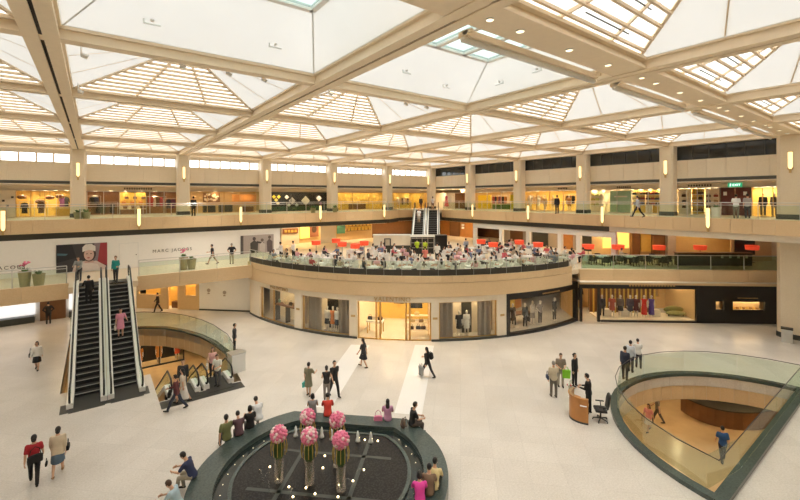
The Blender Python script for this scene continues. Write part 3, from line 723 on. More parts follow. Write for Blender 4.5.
ESC = [escalator('long escalator up to the mezzanine carrying a person in black', (-.30,25.6), 0.006, 0, 7.7, ZM, 1.55, 'escalators to the mezzanine bridge', 21),
       escalator('long escalator from the mezzanine carrying a woman in pink', (1.27,25.6), 0.006, 0, 7.7, ZM, 1.55, 'escalators to the mezzanine bridge', 21)]
DSC = [escalator('escalator descending to the basement beside the long escalators', (3.55,23.9), 0.006, 0, 7.0, ZB, 1.45, 'escalators to the basement', 18),
       escalator('escalator descending to the basement beside the curved railing', (5.15,23.9), 0.006, 0, 7.0, ZB, 1.45, 'escalators to the basement', 18)]
hd = R(-42)
u = Vector((-math.sin(hd), math.cos(hd)))
rt_ = Vector((u[1],-u[0])); top = Vector((34.2,40.2)); low = top-u*7.2
USC = [escalator('far escalator up to the upper gallery, near the far gallery', tuple(low-rt_*.85), ZM+.006, hd, 7.2, ZU-ZM-.01, 1.6, 'escalators to the upper gallery', 20),
       escalator('far escalator up to the upper gallery, near the side gallery', tuple(low+rt_*.85), ZM+.006, hd, 7.2, ZU-ZM-.01, 1.6, 'escalators to the upper gallery', 20)]
# lighter stone plates set in the floor at the escalator feet
b = MB(); b.prism([(-1.3,23.9),(2.2,23.9),(2.2,24.9),(-1.3,24.9)], 0, .004); b.prism([(2.45,21.7),(6.2,21.7),(6.2,22.5),(2.45,22.5)], 0, .004); struct(b.build('floor_plate', M['dark_metal']))
# ------------------------------------------------------------------ people
def joints(pose):
    """joint positions of a 1.70 m figure facing +y, feet on z = 0; pose: hip angles, knees, arms, lean, seat"""
    P = dict(lean=0, legs=((0,0),(0,0)), arms=(((0,8),(0,0)),((0,8),(0,0))), seat=None, head=0, spread=.095); P.update(pose)
    J = {}; hip = Vector((0,0,.90))
    if P['seat'] is not None: hip = Vector((0,0,P['seat']+.10))
    ank = []
    for k, s in ((0,-1),(1,1)):
        th, shn = [R(a) for a in P['legs'][k]]
        h = hip + Vector((s*P['spread'],0,0)); kn = h + Vector((s*.012,math.sin(th),-math.cos(th)))*.42; an = kn + Vector((0,math.sin(shn),-math.cos(shn)))*.41
        J['hip%d'%k], J['knee%d'%k], J['ank%d'%k] = h, kn, an; ank.append((an, shn))
    if P['seat'] is None:
        dz = .07 - min(a[0].z for a in ank)
        for k in list(J): J[k] = J[k] + Vector((0,0,dz))
        hip = hip + Vector((0,0,dz))
    ln = R(P['lean']); sp = Vector((0,math.sin(ln),math.cos(ln))); fw = Vector((0,math.cos(ln),-math.sin(ln)))
    J['pel'] = hip; J['sp'] = sp; J['fw'] = fw
    J['neck'] = hip + sp*.54; hl = R(P['lean']*.4+P['head']); J['hd'] = Vector((0,math.sin(hl),math.cos(hl)))
    J['head'] = J['neck'] + J['hd']*.17 + Vector((0,.015,0)); J['hfw'] = Vector((0,math.cos(hl),-math.sin(hl)))
    for k, s in ((0,-1),(1,1)):
        (up, out), (fo, inn) = P['arms'][k]
        sh = hip + sp*.485 + Vector((s*.175,0,0))
        def dr(p, o): p, o = R(p), R(o); return Vector((s*math.sin(o),math.sin(p)*math.cos(o),-math.cos(p)*math.cos(o)))
        el = sh + dr(up,out)*.285; fd = dr(up+fo, -inn if inn else out*.4); wr = el + fd*.25
        J['sh%d'%k], J['el%d'%k], J['wr%d'%k], J['fd%d'%k] = sh, el, wr, fd
    return J
X3 = Vector((1,0,0))
def ering(c, ax, ay, rx, ry, n=14): return [tuple(c + ax*(rx*math.cos(2*pi*i/n)) + ay*(ry*math.sin(2*pi*i/n))) for i in range(n)]
TORSO = [(-.10,.10,.075),(-.06,.155,.11),(0,.168,.118),(.08,.155,.108),(.17,.135,.095),(.28,.150,.108),(.38,.172,.115),(.45,.175,.098),(.50,.135,.078),(.535,.07,.06)]
def torso(b, J, g=0, lo=-.10, hi=.54):
    b.rings([ering(J['pel']+J['sp']*t, X3, J['fw'], rx+g, ry+g) for t, rx, ry in TORSO if lo-.001 <= t <= hi])
def remeshed(b, voxel, smooth=3):
    me = b.mesh('tmp', M['skin']); o = bpy.data.objects.new('tmp', me); COL.objects.link(o)
    m = o.modifiers.new('r', 'REMESH'); m.mode = 'VOXEL'; m.voxel_size = voxel; m.use_smooth_shade = True
    if smooth: s = o.modifiers.new('s', 'SMOOTH'); s.factor = .5; s.iterations = smooth
    bpy.context.view_layer.update(); ev = o.evaluated_get(bpy.context.evaluated_depsgraph_get()).to_mesh()
    q = MB(); q.add([v.co[:] for v in ev.vertices], [tuple(p.vertices) for p in ev.polygons])
    o.evaluated_get(bpy.context.evaluated_depsgraph_get()).to_mesh_clear()
    bpy.data.objects.remove(o); bpy.data.meshes.remove(me); return q
_body, _gar = {}, {}
def body_mesh(key, pose):
    if key in _body: return _body[key]
    J = joints(pose); b = MB(); torso(b, J)
    b.capsule(J['neck']-J['sp']*.06, .062, J['neck']+J['hd']*.08, .056, 10)
    rot = Matrix((X3, J['hfw'], J['hd'])).transposed()
    hc = J['head']
    b.ell(hc+J['hd']*.02, (.074,.092,.105), 14, 10, rot=rot); b.ell(hc-J['hd']*.055+J['hfw']*.02, (.056,.064,.062), 12, 8, rot=rot)
    b.capsule(hc+J['hfw']*.088+J['hd']*.012, .010, hc+J['hfw']*.104-J['hd']*.022, .016, 8)
    for s in (-1,1): b.ell(hc+X3*(s*.077)-J['hfw']*.005, (.012,.022,.034), 8, 6, rot=rot)
    hands = []
    for k, s in ((0,-1),(1,1)):
        b.capsule(J['sh%d'%k], .056, J['el%d'%k], .042, 9); b.capsule(J['el%d'%k], .043, J['wr%d'%k], .029, 9)
        f = J['fd%d'%k]; side = f.cross(X3*-s); side = side.normalized() if side.length > .1 else Vector((0,1,0))
        wv = side; pn = f.cross(wv).normalized()
        c = J['wr%d'%k]+f*.055; rr = Matrix((wv, pn, f)).transposed(); b.ell(c, (.042,.019,.056), 10, 8, rot=rr)
        hands.append((c, f, wv, pn, s))
        b.capsule(J['hip%d'%k], .088, J['knee%d'%k], .056, 10); b.capsule(J['knee%d'%k], .056, J['knee%d'%k].lerp(J['ank%d'%k],.3), .055, 10)
        b.capsule(J['knee%d'%k].lerp(J['ank%d'%k],.3), .055, J['ank%d'%k], .036, 10)
        d = J['ank%d'%k]-J['knee%d'%k]; pit = math.atan2(d.y,-d.z)
        ft = Vector((0,math.cos(pit*.6),math.sin(pit*.6)))
        b.capsule(J['ank%d'%k]+Vector((0,-.02,-.025)), .036, J['ank%d'%k]+ft*.15+Vector((0,0,-.038)), .028, 8)
    q = remeshed(b, .016, 3)
    for c, f, wv, pn, s in hands:
        inward = pn if pn.x*s < 0 else -pn
        for i, (off, ln) in enumerate(((-.030,.062),(-.010,.074),(.010,.078),(.030,.070))):
            p0 = c+wv*off+f*.038; d1 = (f*.9+inward*.35).normalized(); d2 = (f*.55+inward*.8).normalized()
            p1 = p0+d1*ln*.55; p2 = p1+d2*ln*.45; q.tube([p0-f*.02,p0,p1,p2,p2+d2*.006], [.0095,.0095,.0088,.0078,.004], 6)
        t0 = c+wv*.030-f*.02; t1 = t0+(wv*.8+f*.7+inward*.2).normalized()*.042; t2 = t1+(f*.9+inward*.4+wv*.1).normalized()*.03
        q.tube([c+wv*.01-f*.03,t0,t1,t2,t2+f*.004], [.012,.012,.010,.009,.004], 6)
    hf, hv = J['hfw'], J['hd']
    for s in (-1,1): q.ell(hc+hf*.083+X3*(s*.030)+hv*.022, (.013,.008,.008), 8, 5, m=1, rot=rot)
    q.ell(hc+hf*.088-hv*.052, (.022,.008,.007), 8, 5, m=2, rot=rot)
    _body[key] = (q.mesh('person_body', [M['skin'],M['eye'],M['lip']], True), J); return _body[key]
def garment(key, kind, J):
    if (key, kind) in _gar: return _gar[(key, kind)]
    b = MB(); vox = .026; sit = J['knee0'].y > .3
    if kind in ('tee','long','tank','blouse','dress'):
        torso(b, J, .020 if kind != 'blouse' else .032, -.10 if kind != 'tank' else -.06)
        if kind == 'blouse': b.rings([ering(J['pel']+J['sp']*t, X3, J['fw'], rx, ry) for t, rx, ry in ((-.16,.19,.145),(-.05,.198,.15),(.1,.185,.14))])
        for k in (0,1):
            s, e, w = J['sh%d'%k], J['el%d'%k], J['wr%d'%k]
            if kind in ('long','blouse'): b.capsule(s, .070, e, .056, 10); b.capsule(e, .056, w.lerp(e,.05), .042, 10)
            elif kind != 'tank': b.capsule(s, .070, s.lerp(e,.72), .064, 10)
            else: b.capsule(s, .062, s.lerp(e,.1), .058, 10)
    if kind in ('trousers','shorts'):
        b.rings([ering(J['pel']+J['sp']*t, X3, J['fw'], rx+.012, ry+.012) for t, rx, ry in TORSO if t < .1])
        for k in (0,1):
            h, n, a = J['hip%d'%k], J['knee%d'%k], J['ank%d'%k]; b.capsule(h, .100, n, .072, 10)
            if kind == 'trousers': b.capsule(n, .072, a.lerp(n,.03), .058, 10)
    if kind in ('skirt','dress','long_skirt'):
        kn = (J['knee0']+J['knee1'])/2; ext = max(abs(J['knee0'].y-J['knee1'].y)/2, 0); ln = {'skirt':1.0,'dress':.92,'long_skirt':1.0}[kind]
        ax = (kn-J['pel']).normalized(); pr = X3.cross(ax).normalized()
        end = J['pel'].lerp(kn, ln) if kind != 'long_skirt' else (J['ank0']+J['ank1'])/2*.7+kn*.3
        b.rings([ering(J['pel'].lerp(end,t), X3, pr, .178+.035*t, .13+(ext*.75+.05)*t) for t in (-.12,0,.3,.65,1.0)])
    if kind in ('shoe0','shoe1'):
        for k in (int(kind[-1]),):
            a = J['ank%d'%k]; d = a-J['knee%d'%k]; pit = math.atan2(d.y,-d.z); ft = Vector((0,math.cos(pit*.6),math.sin(pit*.6)))
            b.capsule(a+Vector((0,-.025,-.027)), .042, a+ft*.155+Vector((0,0,-.038)), .032, 9)
        me = b.mesh('shoe', cm((.03,.025,.02)), True); _gar[(key,kind)] = me; return me
    q = remeshed(b, vox, 2); me = q.mesh(kind, cm((.5,.5,.5)), True); _gar[(key,kind)] = me; return me
_hair = {}
def hair_mesh(key, style, J):
    if (key, style) in _hair: return _hair[(key, style)]
    rot = Matrix((X3, J['hfw'], J['hd'])).transposed(); c = J['head']; f, v = J['hfw'], J['hd']; b = MB()
    b.ell(c+v*.030-f*.010, (.086,.102,.110), 16, 12, rot=rot, keep=lambda p: not (p.y > .03 and p.z < .045) and p.z > (-.05 if p.y > -.01 else -.098))
    if style != 'short': b.ell(c-f*.055-v*.03, (.074,.052,.09), 12, 8, rot=rot)
    if style == 'bun': b.ell(c-f*.105+v*.015, (.046,.044,.046), 10, 7, rot=rot)
    if style in ('long','tail'):
        w = .080 if style == 'long' else .035
        b.rings([ering(c-f*y-v*z, X3, f, rx*w/.08, ry, 10) for y, z, rx, ry in ((.05,.0,.08,.05),(.085,.09,.085,.045),(.105,.2,.085,.035),(.105,.30,.05,.022))])
    if style == 'bob': 
        for s in (-1,1): b.ell(c+X3*(s*.07)-f*.02-v*.03, (.026,.055,.085), 8, 7, rot=rot)
    me = b.mesh('hair', cm((.02,.014,.01), .5), True); _hair[(key, style)] = me; return me

POSE = {
 'walk': dict(legs=((24,14),(-16,-30)), arms=(((-18,9),(12,0)),((20,9),(22,0))), lean=3),
 'walk2': dict(legs=((-14,-28),(22,12)), arms=(((16,9),(20,0)),((-16,9),(10,0))), lean=3),
 'stride': dict(legs=((32,20),(-22,-38)), arms=(((-14,10),(14,0)),((12,8),(70,12))), lean=5),
 'stand': dict(legs=((2,0),(-2,-2)), arms=(((0,8),(8,0)),((0,8),(8,0)))),
 'bent': dict(legs=((3,0),(-3,-3)), arms=(((14,10),(72,22)),((14,10),(72,22))), lean=3, head=10),
 'onearm': dict(legs=((4,2),(-4,-4)), arms=(((0,10),(10,0)),((30,14),(60,6)))),
 'hips': dict(legs=((2,-2),(-2,-2)), arms=(((-14,34),(40,36)),((-14,34),(40,36)))),
 'rail': dict(legs=((6,2),(-6,-6)), arms=(((30,10),(52,8)),((30,10),(52,8))), lean=12, head=8),
 'rail_one': dict(legs=((4,1),(-3,-3)), arms=(((20,22),(55,0)),((0,9),(10,0)))),
 'sit': dict(seat=.45, legs=((86,4),(84,-4)), arms=(((22,8),(58,18)),((22,8),(58,18))), lean=10, head=10),
 'sit_up': dict(seat=.45, legs=((86,2),(86,2)), arms=(((30,10),(70,14)),((26,10),(64,10))), lean=4),
 'sit_low': dict(seat=.45, legs=((84,10),(86,-8)), arms=(((34,12),(50,20)),((30,10),(60,22))), lean=24, head=24),
 'sit_prop': dict(seat=.45, legs=((86,8),(82,-6)), arms=(((-14,16),(6,0)),((30,8),(50,16))), lean=6),
 'sit_rim': dict(seat=.0, legs=((128,45),(126,43)), arms=(((34,10),(44,14)),((30,10),(50,14))), lean=12, head=12),
 'dine': dict(seat=.46, legs=((84,-4),(84,-4)), arms=(((34,10),(62,16)),((34,10),(62,16))), lean=8, head=6),
 'dine2': dict(seat=.46, legs=((84,-4),(84,-4)), arms=(((20,12),(84,20)),((44,14),(40,8))), lean=-2),
}
HC = dict(black=(.012,.009,.008), brown=(.05,.025,.015), grey=(.30,.28,.26), dark=(.02,.013,.01))
SHOE = cm((.03,.025,.02)); 
def person(loc, az, pose, top, bottom, hair, label, h=1.68, group=None, shoes=(.03,.025,.02), name='person', skin=None):
    me, J = body_mesh(pose, POSE[pose])
    o = tag(link(name, me, None, loc, az-pi/2), label, name if name != 'person' else 'person', group)
    k = h/1.70; o.scale = (k,k,k)
    if skin: paint(o, skin, skin, skin)
    for g in (top, bottom):
        if g:
            c = link(g[0] if g[0] not in ('tee','long','tank') else {'tee':'shirt','long':'jacket','tank':'vest'}[g[0]], garment(pose, g[0], J), o); paint(c, cm(g[1]))
    for q in ('shoe0','shoe1') if shoes else (): c = link('shoe', garment(pose, q, J), o); paint(c, cm(shoes))
    if hair: c = link('hair', hair_mesh(pose, hair[0], J), o); paint(c, cm(HC[hair[1]], .5))
    o['wrist'] = list(o.matrix_basis @ J['wr1']); return o
def facing(px, deg):
    d = ray(px); return math.atan2(d[1], d[0]) + R(deg)
def body_at(px, py, z, deg, pose, top, bottom, hair, label, h=1.68, **kw):
    x, y = at(px, py, z); return person((x,y,z+.003), facing(px,deg), pose, top, bottom, hair, label, h, **kw)
def local(o, v):
    """a point given in a person's own frame"""
    m = Matrix.Translation(o.location) @ Matrix.Rotation(o.rotation_euler.z, 4, 'Z') @ Matrix.Scale(o.scale[0], 4); return m @ Vector(v)
_bag = {}
def bag(kind, rgb, o, pos, label, s=1.0, rz=0):
    """a bag carried by a person: stands in the scene as a thing of its own"""
    if kind not in _bag:
        b = MB(); h = MB()
        if kind == 'backpack':
            b.ell((0,0,0),(.16,.10,.22),12,10); b.ell((0,-.07,-.07),(.12,.06,.10),10,7)
            for sx in (-1,1): h.tube([(sx*.09,.07,.16),(sx*.10,.13,.20),(sx*.11,.16,.12),(sx*.12,.10,-.12)], .015, 5)
        elif kind == 'shopping_bag':
            b.hexa([(-.15,-.05,-.2),(.15,-.05,-.2),(.15,.05,-.2),(-.15,.05,-.2),(-.17,-.06,.15),(.17,-.06,.15),(.17,.06,.15),(-.17,.06,.15)])
            for sy in (-.05,.05): h.tube([(-.08,sy,.15),(-.06,sy,.27),(.06,sy,.27),(.08,sy,.15)], .008, 5)
        else:
            b.prism([(-.16,-.05),(.16,-.05),(.18,0),(.16,.05),(-.16,.05),(-.18,0)], -.12, .08); b.ell((0,0,.08),(.16,.05,.04),10,5)
            h.tube([(-.13,0,.08),(-.10,0,.26),(0,0,.34),(.10,0,.26),(.13,0,.08)], .011, 5)
        _bag[kind] = (b.mesh(kind, cm((.5,.5,.5)), kind == 'backpack'), h.mesh('handle', cm((.5,.5,.5))))
    me, hm = _bag[kind]; q = tag(link(kind, me, None, local(o, pos), o.rotation_euler.z+R(rz)), label, 'bag'); q.scale = (s,s,s)
    c = link('handle' if kind != 'backpack' else 'shoulder_strap', hm, q); paint(q, cm(rgb)); paint(c, cm(tuple(v*.6 for v in rgb))); return q
W_, K_, N_ = (.75,.74,.71), (.016,.015,.015), (.05,.07,.13)
# --- walking and standing on the ground floor
p = body_at(33,483.5,0,-4,'walk',('tee',(.42,.02,.03)),('trousers',K_),('bun','black'),'person in a red top and black trousers walking beside a beige blouse', 1.66)
bag('handbag', K_, p, (.05,-.24,.98), 'black bag slung behind the red topped person', 1.15, 10)
p = body_at(57,474,0,-8,'walk2',('blouse',(.66,.55,.40)),('skirt',(.09,.14,.20)),('bun','black'),'person in a loose beige blouse and denim skirt seen from behind', 1.66, shoes=(.35,.2,.1))
bag('handbag', K_, p, (.29,.0,.92), 'black shoulder bag at the side of the beige blouse', .8, 90)
bag('handbag', K_, p, (-.30,-.12,.55), 'small black bag hanging from the hand of the beige blouse wearer', .55, 90)
p = body_at(36.5,369.5,0,168,'walk',('blouse',(.80,.78,.74)),('skirt',K_),('bob','black'),'person in white blouse and black skirt walking past the escalators', 1.62)
bag('handbag', K_, p, (.30,-.02,.95), 'black bag on the arm of the white blouse walker', 1.0, 90)
p = body_at(48,324,0,10,'hips',('long',K_),('trousers',K_),('short','black'),'person all in black standing under the mezzanine bridge', 1.68)
p = body_at(157.5,312,0,90,'walk',('long',(.05,.03,.02)),('trousers',(.03,.02,.02)),('short','black'),'person in dark brown walking by the warm lit shop', 1.68)
p = body_at(308,396,0,-30,'onearm',('dress',(.20,.19,.12)),None,('short','dark'),'person in a khaki dress facing two people dressed in black', 1.62)
bag('shopping_bag', (.08,.50,.46), p, (-.26,.0,.58), 'turquoise shopping bag beside the khaki dress', .7, 80)
p = body_at(326,399.5,0,4,'bent',('tank',K_),('trousers',(.22,.19,.17)),('bun','black'),'person in black vest and grey trousers behind the fountain', 1.58)
p = body_at(333.5,396,0,-150,'walk',('tee',K_),('trousers',K_),('short','black'),'person in black walking beside the black vest wearer', 1.76)
p = body_at(363,367,0,60,'walk2',('dress',(.025,.025,.03)),None,('long','black'),'person with long hair in a black dress crossing the white marble strip', 1.64)
p = body_at(427,377,0,55,'stride',('long',K_),('trousers',(.03,.03,.035)),('long','black'),'long haired person in black striding with a backpack and grey bag', 1.66)
bag('backpack', K_, p, (0,-.25,1.22), 'black backpack on the striding long haired person', .95)
bag('shopping_bag', (.28,.28,.27), p, (-.30,.22,.42), 'grey shopping bag swinging before the striding person', 1.2, 60)
p = body_at(553,397,0,20,'onearm',('long',(.62,.54,.40)),('trousers',(.15,.13,.11)),('short','grey'),'grey haired person in beige jacket and grey trousers by the desk', 1.72)
bag('handbag', N_, p, (-.30,.0,.98), 'dark blue bag at the side of the beige jacket', .8, 90)
p = body_at(560,386.5,0,-170,'bent',('tee',(.26,.22,.17)),('trousers',(.40,.36,.30)),('short','brown'),'brown haired person in taupe top facing the beige jacket', 1.70)
bag('shopping_bag', (.25,.65,.04), p, (-.24,.22,.78), 'bright green shopping bag held beside the beige jacket', 1.15, 0)
p = body_at(574,386,0,-120,'stand',('long',K_),('trousers',K_),('bun','black'),'person in black uniform standing beyond the information desk', 1.66)
p = body_at(588,413.5,0,75,'bent',('long',K_),('trousers',K_),('short','black'),'person in black suit working behind the information desk', 1.74)
p = body_at(624.5,380,0,-28,'stand',('long',(.03,.035,.06)),('trousers',(.025,.03,.05)),('short','dark'),'person in navy suit standing at the D-shaped opening', 1.76)
p = body_at(630,372,0,-20,'stand',('long',(.60,.66,.74)),('trousers',(.05,.05,.07)),('short','black'),'person in pale blue shirt beside the grey and white top', 1.72)
p = body_at(638,368,0,14,'rail',('tee',(.68,.67,.64)),('trousers',(.03,.035,.06)),('short','black'),'person in grey and white top leaning at the D-shaped opening', 1.60)
p = body_at(234,351,0,-90,'stand',('long',(.06,.06,.065)),('trousers',K_),('short','black'),'person in charcoal standing behind the grey stone pedestal', 1.72)
p = body_at(176,410,0,80,'stride',('long',(.10,.025,.03)),('trousers',(.03,.04,.07)),('short','black'),'person in maroon top striding past the basement escalators', 1.68)
bag('handbag', K_, p, (.02,.30,.80), 'black bag in front of the maroon top', 1.1, 0)
p = body_at(182.5,402,0,70,'walk',('tee',(.62,.55,.45)),('long_skirt',(.70,.66,.62)),('long','black'),'person in beige top and long pale skirt beside the maroon top', 1.62)
p = person((3.5,22.75,.01), facing(187,175),'stand',('long',(.03,.03,.035)),('trousers',(.05,.06,.08)),('short','black'),'person in black at the head of the basement escalators', 1.70)
p = person((5.1,22.7,.01), facing(195,150),'bent',('tee',(.70,.72,.66)),('trousers',(.10,.10,.11)),('short','brown'),'person in pale top at the head of the basement escalators', 1.62)
p = person((5.15,24.1,-.075), facing(202,178),'onearm',('tank',(.72,.42,.40)),('trousers',(.04,.04,.05)),('long','black'),'long haired person in pink and white top near the curved railing', 1.62)
bag('handbag', (.72,.70,.66), p, (.28,.05,.72), 'white bag of the long haired person in pink', 1.1, 90)
# --- on escalators and the bridge
def esc_z(e, t, run, rise, n): return rise*(math.floor(t/run*n)+.5)/n + .026
for (xo, t, deg, pose, top, bot, hr, lab, hh) in (
    (-.30, 6.1, 0, 'rail_one', ('long',K_), ('trousers',K_), ('short','black'), 'person in black riding up the long escalator', 1.72),
    (1.20, 3.2, 180, 'rail_one', ('dress',(.72,.30,.42)), None, ('long','black'), 'person in a pink dress riding down the long escalator', 1.62)):
    z = esc_z(None, t, 7.7, ZM, 21); q = person((xo,25.6+t,z), R(90+deg), pose, top, bot, hr, lab, hh)
    if 'pink' in lab: bag('handbag', (.70,.62,.55), q, (.27,.04,.62), 'pale bag carried down the escalator by the pink dress', 1.0, 90)
p = body_at(115.5,281,ZM,150,'rail_one',('long',(.02,.28,.27)),('trousers',(.05,.05,.06)),('short','brown'),'person in teal jacket at the top of the long escalators', 1.68)
p = person((-.85,35.6,ZM+.003), facing(77,160),'rail',('long',(.30,.31,.30)),('trousers',(.05,.05,.06)),('short','black'),'person in grey striped top behind the escalator end post', 1.66)
p = body_at(212.5,264,ZM+.01,88,'stride',('tee',(.02,.02,.03)),('shorts',(.30,.25,.17)),('short','black'),'person in black shirt and khaki shorts striding along the bridge', 1.74)
p = body_at(231.5,264,ZM+.01,12,'hips',('tee',(.02,.018,.022)),('trousers',(.50,.42,.30)),('short','grey'),'grey haired person in black shirt and khaki trousers on the bridge', 1.74)
# --- upper gallery
p = body_at(638,217,ZU,80,'stride',('long',(.40,.42,.45)),('trousers',K_),('short','black'),'person in grey jacket hurrying along the side gallery', 1.72)
p = body_at(736,218.4,ZU,0,'rail',('tee',(.78,.80,.80)),('trousers',(.22,.20,.17)),('short','black'),'person in white shirt before the dark red doors', 1.72)
p = body_at(747.5,218.4,ZU,-10,'stand',('tee',(.35,.33,.33)),('trousers',(.05,.05,.07)),('short','black'),'person in grey shirt beside the white shirt at the red doors', 1.74)
p = body_at(557,213.8,ZU,30,'stand',('long',K_),('trousers',(.10,.08,.05)),('short','black'),'person in black looking at the golden clothes shop', 1.74)
p = body_at(193.5,216.2,ZU,20,'stand',('long',K_),('trousers',K_),('short','black'),'person in black on the far gallery beside a column', 1.72)
p = person((36.0,43.5,ZU+.003), facing(421,170),'stand',('long',(.03,.02,.02)),('trousers',(.10,.04,.03)),('short','black'),'person in dark clothes at the head of the far escalators', 1.70)
p = person((37.2,42.4,ZU+.003), facing(434,20),'stand',('tee',(.75,.73,.72)),('shorts',(.20,.12,.09)),('short','black'),'person in white shirt at the head of the far escalators', 1.70)
q = low-rt_*.85+u*4.4; z = ZM + esc_z(None, 4.4, 7.2, ZU-ZM-.01, 20) + .006
person((q[0],q[1],z), math.atan2(-u[1],-u[0]), 'stand', ('tee',(.78,.76,.75)), ('shorts',(.55,.48,.42)), ('short','black'), 'person in white riding down the far escalator', 1.70)
# --- basement
p = body_at(722,461.5,ZB,15,'walk2',('tee',(.03,.10,.28)),('trousers',(.02,.02,.03)),('short','black'),'person in blue shirt and black trousers walking on the basement floor', 1.80)
p = body_at(648,431,ZB,150,'walk',('tee',(.75,.35,.38)),('skirt',(.70,.62,.56)),('long','brown'),'person in pink top on the basement floor behind the glass', 1.60)
p = body_at(657,423,ZB,90,'walk',('tee',(.20,.16,.13)),('trousers',(.10,.08,.07)),('short','black'),'person in brown on the basement floor behind the pink top', 1.72)
# --- sitting on the fountain edge (seat height .45)
def sitter(px, py, deg, pose, top, bottom, hair, label, h=1.66):
    x, y = at(px, py, .45); az = facing(px,deg)
    for _ in range(14):
        q = Vector((x+.38*math.cos(az)-6.25, y+.38*math.sin(az)-12.85))
        if q.length > 4.3 or q.dot(Vector((.7,.714))) > 3.53: break
        x += .04*math.cos(az); y += .04*math.sin(az)
    return person((x,y,.003), facing(px,deg), pose, top, bottom, hair, label, h)
sitter(226,440,18,'sit_prop',('tee',(.17,.18,.07)),('trousers',(.05,.05,.06)),('short','black'),'person in olive shirt sitting on the fountain edge with back turned', 1.72)
sitter(238.5,435,10,'sit_low',('tee',(.10,.05,.06)),('trousers',(.05,.04,.05)),('short','dark'),'person in plum top sitting on the fountain edge beside the olive shirt', 1.62)
sitter(249.5,427.5,12,'sit_up',('tee',(.018,.016,.016)),('trousers',(.04,.04,.05)),('bob','black'),'person in black sitting on the fountain edge beside a pale shirt', 1.62)
sitter(258,420.5,20,'sit_low',('tee',(.66,.68,.70)),('trousers',(.30,.28,.26)),('short','dark'),'person in pale grey shirt sitting at the end of the fountain group', 1.72)
sitter(312,413.5,0,'sit_up',('tank',(.26,.25,.25)),('trousers',(.20,.19,.19)),('bob','black'),'person in grey top sitting beside the red shirt on the fountain edge', 1.58)
sitter(327,416,0,'sit_low',('tee',(.60,.045,.03)),('trousers',(.06,.05,.05)),('short','black'),'person in bright red shirt sitting on the fountain edge', 1.66)
p = sitter(387,420,0,'sit_up',('tee',(.58,.30,.46)),('trousers',(.30,.18,.25)),('long','black'),'long haired person in lilac top sitting on the fountain edge', 1.60)
bag('handbag', (.80,.24,.42), p, (-.42,-.02,.575), 'pink handbag standing on the fountain edge beside the lilac top', 1.0, 0)
p = sitter(411,426,-70,'sit',('tee',(.022,.02,.02)),('trousers',(.08,.06,.05)),('short','dark'),'person in black sitting sideways at the corner of the fountain', 1.74)
bag('backpack', (.13,.095,.075), p, (.02,-.36,.62), 'brown backpack behind the person in black at the fountain corner', .95)
body_at(433,489,.45,-12,'sit_rim',('tee',(.70,.58,.30)),('trousers',(.04,.035,.03)),('short','black'),'person in pale yellow top sitting beside the magenta top', 1.66)
body_at(428,495,.45,-4,'sit_rim',('tee',(.20,.13,.08)),('trousers',(.05,.04,.04)),('short','black'),'dark haired person in brown between the yellow and magenta tops', 1.62)
body_at(419,503,.45,6,'sit_rim',('tee',(.75,.06,.36)),('trousers',(.05,.04,.05)),('bob','black'),'person in magenta top sitting on the fountain edge', 1.60)
p = sitter(192,478,62,'sit_low',('tee',(.03,.04,.10)),('trousers',(.40,.36,.28)),('short','black'),'person in navy shirt bending over on the fountain edge', 1.70)
sitter(178,507,60,'sit_low',('tee',(.45,.60,.68)),('trousers',(.10,.10,.12)),('short','brown'),'person in pale blue sitting in front of the navy shirt', 1.62)
# ------------------------------------------------------------------ fountain
FC, FR = (6.25,12.85), 4.25
def trunc(r, off, n=44):
    """circle cut by a chord on the diagonal (and by a second one on the opposite side)"""
    pts = []
    d = Vector((.70,.714)).normalized(); t = Vector((-d[1],d[0]))
    a = math.acos(min(1, off/r))
    for s0 in (0, pi):
        for i in range(n//2+1):
            an = s0 + a + (pi-2*a)*i/(n//2); v = d*math.cos(an)*r + t*math.sin(an)*r
            pts.append((FC[0]+v[0], FC[1]+v[1]))
    return pts
def fringe(b, ro, oo, ri, oi, z0, z1, m=0):
    A, B = trunc(ro, oo), trunc(ri, oi); n = len(A)
    for i in range(n):
        j = (i+1) % n; b.hexa([(*A[i],z0),(*A[j],z0),(*B[j],z0),(*B[i],z0),(*A[i],z1),(*A[j],z1),(*B[j],z1),(*B[i],z1)], m)
    return b
ft = thing('fountain', 'large round dark green granite fountain with black pool and lit jets', 'fountain', (*FC,0)); o0 = Vector(ft.location)
def frel(b): b.V = [tuple(Vector(v)-o0) for v in b.V]; return b
b = MB(); fringe(b, 4.27, 3.50, 3.46, 2.80, 0, .45); frel(b).build('seat_rim', M['green_stone'], ft)
b = MB(); fringe(b, 3.46, 2.81, 2.95, 2.36, 0, .28); frel(b).build('outer_channel', mat('channel_stone', (.018,.028,.026), .12), ft)
b = MB(); fringe(b, 3.02, 2.44, 2.90, 2.34, 0, .36); frel(b).build('inner_rim', M['green_stone'], ft)
m, n, l, out = nodes('black_pebble_water'); bs = n.new('ShaderNodeBsdfPrincipled'); l.new(bs.outputs[0], out.inputs[0]); bs.inputs['Roughness'].default_value = .3; bs.inputs['Specular IOR Level'].default_value = .25
tc = n.new('ShaderNodeTexCoord'); vo = n.new('ShaderNodeTexVoronoi'); vo.inputs['Scale'].default_value = 16; l.new(tc.outputs['Object'], vo.inputs['Vector'])
cr = n.new('ShaderNodeValToRGB'); cr.color_ramp.elements[0].color = (.045,.043,.04,1); cr.color_ramp.elements[1].color = (.008,.008,.008,1); cr.color_ramp.elements[1].position = .6
l.new(vo.outputs['Distance'], cr.inputs[0]); l.new(cr.outputs[0], bs.inputs['Base Color'])
bp = n.new('ShaderNodeBump'); bp.inputs['Strength'].default_value = .5; l.new(vo.outputs['Distance'], bp.inputs['Height']); l.new(bp.outputs[0], bs.inputs['Normal'])
